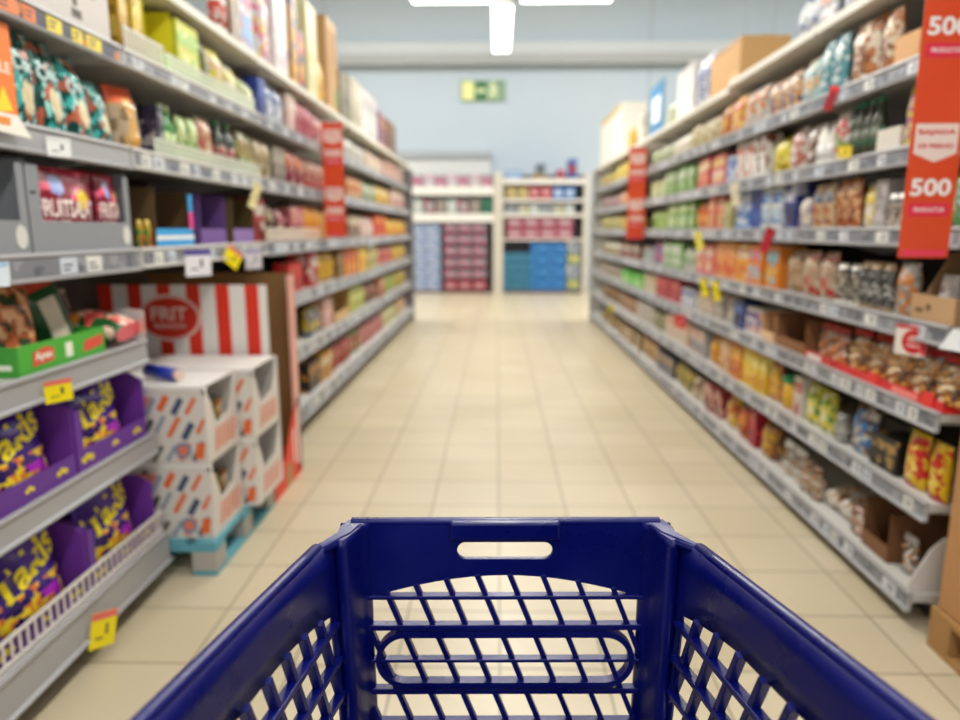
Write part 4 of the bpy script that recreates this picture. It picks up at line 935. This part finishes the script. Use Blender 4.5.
# ------------------------------------------------------------------ shelving at the back wall
def back_unit(label, x0, x1, shelves, y=15.2, top=2.55):
    t = thing('back_shelving', label, 'shelving', (x0, y, 0), 0, 'shelving units standing before the back wall'); W = x1-x0
    b = BM(); box(b, 0, W, .58, .6, 0, top); obj('back_panel', b, mat('6a6a70', .6), t)
    for q in (0, W-.1):
        b = BM(); box(b, q, q+.1, .0, .1, 0, top); obj('upright', b, mat('cac4b6', .5), t)
        b = BM(); box(b, q+.03, q+.07, .1, .58, .0, top); obj('side_panel', b, mat('9a9a98', .5), t)
    for z, h in shelves:
        b = BM(); box(b, .1, W-.1, .0, .58, z-.03, z); sh = obj('shelf', b, mat('dcd9d2', .5), t)
        b = BM(); box(b, .1, W-.1, -.015, .0, z-h, z+.005); obj('price_rail', b, mat('e2e0da', .45), sh)
    b = BM(); box(b, .1, W-.1, .02, .58, 0, .06); obj('plinth', b, mat('54444a', .6), t)
back_unit('pale back wall shelving unit holding the light blue and pink grey packs', -1.92, .02, [(2.26, .17), (1.70, .17)])
back_unit('back wall shelving unit holding the blue crate stacks and rose boxes', .03, 1.95, [(2.42, .1), (2.0, .05), (1.70, .06), (1.17, .03)])
def pack(label, group, x, z, w, h, c, y=15.24, d=.4, name='drink_pack', cat='pack', src=[None]):
    key = (w, h, tuple(c), d, name)
    if key in PK:
        o = copy_tree(PK[key]); tag(o, label)
    else:
        o = thing(name, label, cat); PK[key] = o
        b = BM(); box(b, -w/2, w/2, 0, d, 0, h); obj('pack_body', b, printed(c[0], c[0], c[1], 9, .4, .5, .8), o, bevel=.008)
        b = BM(); box(b, -w*.36, w*.36, -.003, .004, h*.28, h*.74); obj('printed_panel', b, printed(c[2], c[2], c[1], 18, .4, .5, .85), o)
    o['group'] = group; o.location = (x, y, z); return o
PK = {}
O = ['first', 'second', 'third', 'fourth', 'fifth', 'sixth', 'seventh', 'eighth']
for r in range(5):
    for k in range(2):
        pack('light blue drink pack, row %s from floor, %s, back wall unit' % (O[r], ('column by pallet side', 'column beside pink packs')[k]), 'light blue packs stacked at the back wall', -1.66+k*.29, .062+r*.29, .28, .27, ('aebfe0', 'c8d4ec', '7f90b8'))
for r in range(6):
    for k in range(3):
        pack('pink and grey pack, row %s from floor, %s from blue packs' % (O[r], O[k]), 'pink grey packs stacked at the back wall', -1.0+k*.315, .062+r*.25, .30, .2, ('b8607a', '8c8c94', 'c4a0ac') if r else ('a01c30', 'c03c50', 'd8b0b4'))
for k in range(7):
    pack('pink and white carton, number %s along the unit top by the blue packs' % O[k], 'pink and white cartons on top of the back unit', -1.7+k*.245, 2.262, .22, .22+.05*(k % 2), (('cca4b4', 'dcd4d8', 'c86890'), ('e8e4e4', 'd8b8c4', 'c8c8d4'))[k % 2])
    pack('%s carton, %s along the middle shelf of the pink pack unit' % (('pale grey green', 'dark red and grey', 'dull brown')[k % 3] if k < 6 else 'deep green', O[k]), 'cartons on the middle shelf of the back unit', -1.7+k*.245, 1.702, .22, .3, (('c0ccc4', 'a8b4ac', 'd8dcd8'), ('8c7c80', 'c04860', 'b8b8b8'), ('94867c', 'b8b0a8', 'a89c94'))[k % 3] if k < 6 else ('2c7860', '3c8c70', '205c48'))
for k in range(6):
    pack('%s carton, %s along the upper shelf above the rose boxes' % (('tan', 'red and white', 'bright blue')[k//2], O[k]), 'cartons on the upper shelf of the blue crate unit', .3+k*.25, 2.002, .22, .27, (('b8a068', 'd8cc90', 'c8b880'), ('c04850', 'e8dcdc', 'd89098'), ('3c78c8', '5c98e0', 'c8d8ec'))[k//2])
    pack('%s small pack, %s along the shelf just above rose boxes' % (('grey', 'yellow dotted', 'silver')[k % 3], O[k]), 'small packs above the rose boxes', .3+k*.25, 1.702, .22, .2, (('a8acb0', 'c8ccd0', '88909c'), ('b8b8a8', 'd8d050', 'c8c8c0'), ('c4ccd0', 'a8b0b4', 'e0e4e4'))[k % 3])
for r in range(2):
    for k in range(4):
        pack('rose red box with white spot, %s row, %s from pink pack unit' % (('lower', 'upper')[r], O[k]), 'rose red boxes above the blue crates', .38+k*.36, 1.172+r*.235, .35, .225, ('b05468', 'b86c7c', 'd0b4bc'))
for r in range(4):
    for k in range(2):
        pack('teal blue crate, row %s from floor, %s from pink packs' % (O[r], O[k]), 'teal blue crates stacked at the back wall', .28+k*.3, .062+r*.205, .29, .19, ('3c88a8', '5ca4c0', '2c7090'), name='drink_crate', cat='crate')
    for k in range(2):
        pack('bright blue crate, row %s from floor, %s from teal crates' % (O[r], O[k]), 'bright blue crates stacked at the back wall', .92+k*.38, .062+r*.262, .365, .245, ('2a80cc', '4c9ce0', '1c64ac'), name='drink_crate', cat='crate')
for r in range(4):
    pack('white and blue mixed pack, row %s from floor, beside bright blue crates' % O[r], 'mixed packs beside the bright blue crates', 1.66, .062+r*.275, .28, .26, (('7c9088', 'b8c8a8', 'd8cc60'), ('a8b0b8', 'd8dce0', '8890a0'))[r % 2])
for k, (x, w_, h_, c, nm) in enumerate(((.35, .36, .18, ('7ca4d8', '98b8e0', 'b8d0ec'), 'long light blue carton'), (.9, .26, .12, ('b09868', 'c8b488', '988050'), 'low tan carton'), (.92, .2, .2, ('6c7c8c', '88949c', '50606c'), 'slate grey carton stacked on the tan one'), (1.35, .16, .2, ('b84868', 'd87c90', '8c2c48'), 'rose carton'), (1.6, .18, .42, ('3c5cac', '5c7cc8', 'b04040'), 'tall blue carton'))):
    pack('%s on the top of the blue crate unit' % nm, 'odd cartons on top of the blue crate unit', x, 2.422+(.122 if k == 2 else 0), w_, h_, c)
# ------------------------------------------------------------------ trolley
def blue_mat():
    m = bpy.data.materials.new('trolley_plastic'); m.use_nodes = True; nt = m.node_tree; L = nt.links
    b = nt.nodes['Principled BSDF']; b.inputs['Specular IOR Level'].default_value = .42
    tc = nt.nodes.new('ShaderNodeTexCoord'); n = nt.nodes.new('ShaderNodeTexNoise'); n.inputs['Scale'].default_value = 9; n.inputs['Detail'].default_value = 5
    n2 = nt.nodes.new('ShaderNodeTexNoise'); n2.inputs['Scale'].default_value = 60
    mp = nt.nodes.new('ShaderNodeMapping'); mp.inputs['Scale'].default_value = (1, .25, 2)
    L.new(tc.outputs['Object'], n.inputs['Vector']); L.new(tc.outputs['Object'], mp.inputs[0]); L.new(mp.outputs[0], n2.inputs['Vector'])
    cr = nt.nodes.new('ShaderNodeValToRGB'); cr.color_ramp.elements[0].color = lin('020956'); cr.color_ramp.elements[1].color = lin('030d62')
    cr.color_ramp.elements[0].position = .35; cr.color_ramp.elements[1].position = .7
    L.new(n.outputs['Fac'], cr.inputs[0]); L.new(cr.outputs[0], b.inputs['Base Color'])
    mr = nt.nodes.new('ShaderNodeMapRange'); mr.inputs['From Min'].default_value = .35; mr.inputs['From Max'].default_value = .65; mr.inputs['To Min'].default_value = .24; mr.inputs['To Max'].default_value = .42
    L.new(n.outputs['Fac'], mr.inputs['Value']); L.new(mr.outputs[0], b.inputs['Roughness'])
    bp = nt.nodes.new('ShaderNodeBump'); bp.inputs['Strength'].default_value = .06; bp.inputs['Distance'].default_value = .003
    L.new(n2.outputs['Fac'], bp.inputs['Height']); L.new(bp.outputs[0], b.inputs['Normal'])
    return m
BLUE = blue_mat(); CHR = mat('b8b8bc', .25, 1)
cart = thing('shopping_trolley', 'dark blue plastic shopping trolley basket with slanted lattice sides, pushed along the aisle', 'shopping trolley', (.0405, 0, 0), .028)
YF = .94; RIM = .95
def hw(y): return .2245+(YF-y)*.105+(.018 if y < .86 else (YF-y)*.22)   # half width of the basket at the rim
def rimz(y): return .95 if y > .86 else .95+(.86-y)*.125
def plate(name, outline, holes, thick, fn, parent, bev=.0012):
    """sheet with holes drawn in (a, b), mapped into space by fn(a, b, c)"""
    cu = bpy.data.curves.new('sheet', 'CURVE'); cu.dimensions = '2D'; cu.fill_mode = 'BOTH'
    for pts in [outline]+holes:
        s = cu.splines.new('POLY'); s.points.add(len(pts)-1); s.use_cyclic_u = True
        for p, q in zip(s.points, pts): p.co = (q[0], q[1], 0, 1)
    cu.extrude = thick/2; cu.bevel_depth = bev; cu.bevel_resolution = 1
    ob = bpy.data.objects.new('sheet', cu); COL.objects.link(ob); bpy.context.view_layer.update()
    me = ob.evaluated_get(bpy.context.evaluated_depsgraph_get()).to_mesh(); b = BM(); b.from_mesh(me)
    bpy.data.objects.remove(ob); bpy.data.curves.remove(cu)
    bmesh.ops.remove_doubles(b, verts=b.verts, dist=1e-5)
    for v in b.verts: v.co = fn(v.co.x, v.co.y, v.co.z)
    return obj(name, b, BLUE, parent)
def rr_pts(x0, x1, z0, z1, r, n=6):
    o = []
    for cx, cz, a0 in ((x1-r, z1-r, 0), (x0+r, z1-r, 90), (x0+r, z0+r, 180), (x1-r, z0+r, 270)):
        for k in range(n+1):
            a = R(a0+90*k/n); o.append((cx+r*math.cos(a), cz+r*math.sin(a)))
    return o
ZB = .46; HWI = .1965
arch = [(-HWI, ZB+.05), (HWI, ZB+.05)]+[(HWI-2*HWI*k/16, .835+.034*math.sin(math.pi*k/16)**.9) for k in range(17)]
front = plate('front_panel', [(-.236, ZB), (.236, ZB), (.236, .944), (-.236, .944)], [arch, rr_pts(-.071, .069, .892, .919, .0134)], .005, lambda a, c, t: (a, YF+t+(c-.95)*.05, c), cart)
FY = lambda z: YF+(z-.95)*.05
def rib(b, p, q, wd, dep, fy):
    """flat bar from p to q in the (a, z) plane"""
    p = Vector(p); q = Vector(q); t = (q-p).normalized(); n = Vector((-t.y, t.x))*wd/2
    vs = []
    for yy in (-dep*.35, dep*.65):
        for c in (p-n, q-n, q+n, p+n): vs.append(b.verts.new((c.x, fy(c.y)-yy+.0, c.y)))
    for f in ((0,1,2,3),(7,6,5,4),(0,4,5,1),(1,5,6,2),(2,6,7,3),(3,7,4,0)): b.faces.new([vs[i] for i in f])
def arch_z(a): 
    k = (HWI-a)/(2*HWI); return .835+.034*max(0, math.sin(math.pi*min(1, max(0, k))))**.9
for k, z in enumerate((.836, .790, .738, .690, .640, .592)):
    b = BM(); rib(b, (-HWI-.004, z), (HWI+.004, z), (.0055, .0085, .0045, .0085, .005, .0085)[k], .014, FY); obj('horizontal_rib', b, BLUE, front, bevel=.001)
sl = .40
for k in range(-8, 9):
    b = BM(); a0 = -.0415+k*.0474; 
    zt, zb = .87, ZB+.045
    # line a = a0 + (zt - z)*sl
    pt, pb = [a0, zt], [a0+(zt-zb)*sl, zb]
    while pt[1] > zb and (abs(pt[0]) > HWI+.003 and pt[0] < 0 or pt[1] > arch_z(pt[0])+.003): pt[0] += .001*sl; pt[1] -= .001
    while pb[0] > HWI+.003 and pb[1] < pt[1]: pb[0] -= .001*sl; pb[1] += .001
    if pt[1]-pb[1] < .01 or pt[0] > HWI: b.free(); continue
    rib(b, pt, pb, -.0001+.0075, .011, FY); obj('slanted_rib', b, BLUE, front, bevel=.0008)
b = BM(); ring = rr_pts(-.1895, .1895, .697, .784, .0434, 10); ring2 = rr_pts(-.181, .181, .7055, .7755, .0349, 10); N = len(ring)
V = [[b.verts.new((a, FY(z)-yy, z)) for a, z in pts] for pts, yy in ((ring, .011), (ring2, .011), (ring2, -.005), (ring, -.005))]
for i in range(N):
    j = (i+1) % N
    for q in range(4): b.faces.new((V[q][i], V[q][j], V[(q+1) % 4][j], V[(q+1) % 4][i]))
obj('oval_ring', b, BLUE, front)
# hand slot: raised grip above, lip below
b = BM(); box(b, -.08, .078, YF-.013, YF-.002, .923, .9515); obj('slot_grip', b, BLUE, front, bevel=.004)
b = BM(); rg = rr_pts(-.076, .074, .887, .924, .0175, 6); rg2 = rr_pts(-.071, .069, .892, .919, .0134, 6); N = len(rg)
V = [[b.verts.new((a, YF-yy, z)) for a, z in pts] for pts, yy in ((rg, .0055), (rg2, .0055), (rg2, -.003), (rg, -.003))]
for i in range(N):
    j = (i+1) % N
    for q in range(4): b.faces.new((V[q][i], V[q][j], V[(q+1) % 4][j], V[(q+1) % 4][i]))
obj('slot_rim', b, BLUE, front)
# rounded corner columns
def loft(rings, closed=True):
    b = BM(); VV = [[b.verts.new(p) for p in r] for r in rings]
    for A, B in zip(VV, VV[1:]):
        n = len(A)
        for i in range(n if closed else n-1):
            f = b.faces.new((A[i], A[(i+1) % n], B[(i+1) % n], B[i])); f.smooth = True
    return b
for s in (-1, 1):
    rings = []
    for z in (ZB, .6, .75, .88, .935, .948):
        o = FY(z)-YF; tp = (.95-z)*.03
        pts = [(.1955-tp*.5, YF+o-.004), (.203-tp*.6, YF+o-.012), (.209-tp, YF+o-.026), (.217-tp, YF+o-.05), (.222-tp, YF+o-.062), (.233-tp, YF+o-.06), (.235-tp, YF+o-.02), (.228-tp, YF+o+.006), (.2-tp, YF+o+.008), (.1955-tp*.5, YF+o+.005)]
        rings.append([(s*a, y, z) for a, y in pts])
    b = loft(rings); b.faces.new([v for v in b.verts][-10:]); obj('corner_post', b, BLUE, cart)
# side panels
YN = .14
def sidefn(s):
    def f(a, c, t):
        y = a; zr = rimz(y); z = c
        return (s*(hw(y)-.004-(zr-z)*.05-t), y, z)
    return f
for s in (-1, 1):
    ys = [YF-.055-(YF-.055-YN)*k/14 for k in range(15)]
    def wt(y): return rimz(y)-.082-.03*max(0, (y-.72)/.17)**1.5
    out = [(YF-.03, ZB), (YN, ZB)]+[(y, rimz(y)-.004) for y in reversed(ys)]+[(YF-.03, .944)]
    y_hole = [YF-.075-(YF-.075-YN-.06)*k/14 for k in range(15)]
    hole = [(YN+.06, ZB+.05)]+[(y, wt(y)) for y in reversed(y_hole)]+[(YF-.075, ZB+.05)]
    f = sidefn(s)
    b = BM(); cols = [YF-.03, YF-.052]+y_hole+[YN+.03, YN]; G = []
    for y in cols:
        zt = rimz(y)-.004; hz = wt(min(y, YF-.075)) if y < YF-.05 else wt(YF-.075)
        rows = [ZB, ZB+.05]+[ZB+.05+(hz-ZB-.05)*q/6 for q in range(1, 6)]+[hz, hz+(zt-hz)*.33, hz+(zt-hz)*.66, zt]
        G.append([b.verts.new(f(y, z, 0)) for z in rows])
    for i in range(len(cols)-1):
        for j in range(len(G[0])-1):
            if 2 <= i <= len(y_hole) and 1 <= j < 7: continue
            fc = b.faces.new((G[i][j], G[i+1][j], G[i+1][j+1], G[i][j+1])); fc.smooth = True
    sp = obj('side_panel', b, BLUE, cart); so = sp.modifiers.new('thickness', 'SOLIDIFY'); so.thickness = .0045; so.offset = 0
    def srib(p, q, wd, dep, name, sp=sp, f=f):
        b = BM(); p = Vector(p); q = Vector(q); t = (q-p).normalized(); n = Vector((-t.y, t.x))*wd/2; vs = []
        K = max(1, int((q-p).length/.05))
        R4 = []
        for k in range(K+1):
            c = p.lerp(q, k/K); ring = []
            for yy, sg in ((-dep*.3, -1), (-dep*.3, 1), (dep*.7, 1), (dep*.7, -1)):
                w_ = c+n*sg; ring.append(b.verts.new(f(w_.x, w_.y, yy)))
            R4.append(ring)
        for A, B in zip(R4, R4[1:]):
            for i in range(4): b.faces.new((A[i], A[(i+1) % 4], B[(i+1) % 4], B[i]))
        b.faces.new(R4[0]); b.faces.new(R4[-1]); obj(name, b, BLUE, sp, bevel=.001)
    y0, y1 = YN+.056, YF-.071
    for k, z in enumerate((.83, .778, .726, .674, .622, .57)):
        ya = y1; srib((y0, z+(y1-y0)*.10), (ya, z), .008, .014, 'horizontal_rib')
    for k in range(18):
        yt = y1+.05-k*.05; 
        # runs down and forward
        p = [yt, 1.0]; 
        while p[1] > ZB+.04 and (p[0] > y1 or p[0] < y0 or p[1] > wt(p[0])+.004): p[1] -= .002; p[0] += .0007
        q = list(p)
        while q[1] > ZB+.047 and q[0] < y1+.002: q[1] -= .002; q[0] += .0007
        if p[1]-q[1] > .015: srib(q, p, .0095, .011, 'slanted_rib')
# rolled rim: front edge, corner facets, long side tubes
def rim_ring(y, s):  # profile around the side rim
    x = hw(y); z = rimz(y)
    return [(s*(x+dx), y, z+dz) for dx, dz in ((-.0065, -.012), (-.0065, -.002), (-.004, .0025), (.001, .004), (.006, .0025), (.009, -.002), (.009, -.016), (.006, -.016), (.006, -.004), (-.001, -.004), (-.001, -.012)) ]
for s in (-1, 1):
    b = loft([rim_ring(y, s) for y in (YF-.085, .8, .7, .6, .5, .4, .3, .2, YN)]); b.faces.new([v for v in b.verts][:11]); obj('side_rim', b, BLUE, cart)
    # facet between front edge and side tube
    b = BM()
    P = [(s*.2, YF-.008, .9515), (s*.222, YF-.006, .9515), (s*.2335, YF-.03, .947), (s*(hw(YF-.09)+.009), YF-.087, .9515), (s*(hw(YF-.09)-.0065), YF-.087, .950), (s*.214, YF-.04, .945)]
    lo = [(x-s*.0, y, z-.012) for x, y, z in P]
    A = [b.verts.new(p) for p in P]; Bv = [b.verts.new(p) for p in lo]
    b.faces.new(A); b.faces.new(Bv[::-1])
    for i in range(6): b.faces.new((A[i], A[(i+1) % 6], Bv[(i+1) % 6], Bv[i]))
    obj('corner_facet', b, BLUE, cart, bevel=.005)
b = BM(); prof = [(-.004, -.01), (-.004, .0), (-.002, .002), (.006, .002), (.009, -.001), (.009, -.014), (.006, -.014), (.006, -.003), (.0, -.003), (.0, -.01)]
b.free(); b = loft([[(x, YF+dy, .95+dz) for dy, dz in prof] for x in (-.222, -.1, 0, .1, .222)]); obj('front_rim', b, BLUE, cart)
# floor of the basket, frame and wheels
b = BM(); poly_prism(b, [(-.2, YF-.03), (.2, YF-.03), (.27, YN+.02), (-.27, YN+.02)], ZB-.006, ZB+.002); obj('basket_floor', b, BLUE, cart)
b = BM(); box(b, -.3, .3, YN-.01, YN, ZB, 1.0); obj('rear_gate', b, BLUE, cart)
for s in (-1, 1):
    b = BM(); tube(b, [(s*.2, YF-.06, ZB-.01), (s*.2, YF-.1, .2), (s*.22, YF-.12, .16), (s*.25, .2, .2), (s*.27, .05, .5), (s*.27, -.02, .98)], .012, 10); obj('frame_tube', b, CHR, cart)
    for y in (YF-.14, .2):
        b = BM(); bmesh.ops.create_cone(b, cap_ends=True, segments=24, radius1=.06, radius2=.06, depth=.03, matrix=Matrix.Translation((s*.22, y, .06))@Matrix.Rotation(R(90), 4, 'Y')); wh = obj('wheel', b, mat('3a3a3c', .6), cart, bevel=.006)
        b = BM(); box(b, s*.22-.022, s*.22-.018, y-.015, y+.015, .05, .17); box(b, s*.22+.018, s*.22+.022, y-.015, y+.015, .05, .17); box(b, s*.22-.022, s*.22+.022, y-.015, y+.015, .13, .17); obj('caster_fork', b, CHR, wh)
b = BM(); tube(b, [(-.28, -.03, .98), (.28, -.03, .98)], .014, 12); obj('handle_bar', b, mat('1a2c80', .4), cart)
# ------------------------------------------------------------------ view
sc = bpy.context.scene
sc.view_settings.view_transform = 'Standard'; sc.view_settings.look = 'None'; sc.view_settings.gamma = 1; sc.view_settings.use_curve_mapping = False
sc.view_settings.exposure = .03
sc.cycles.max_bounces = 8; sc.cycles.transparent_max_bounces = 16
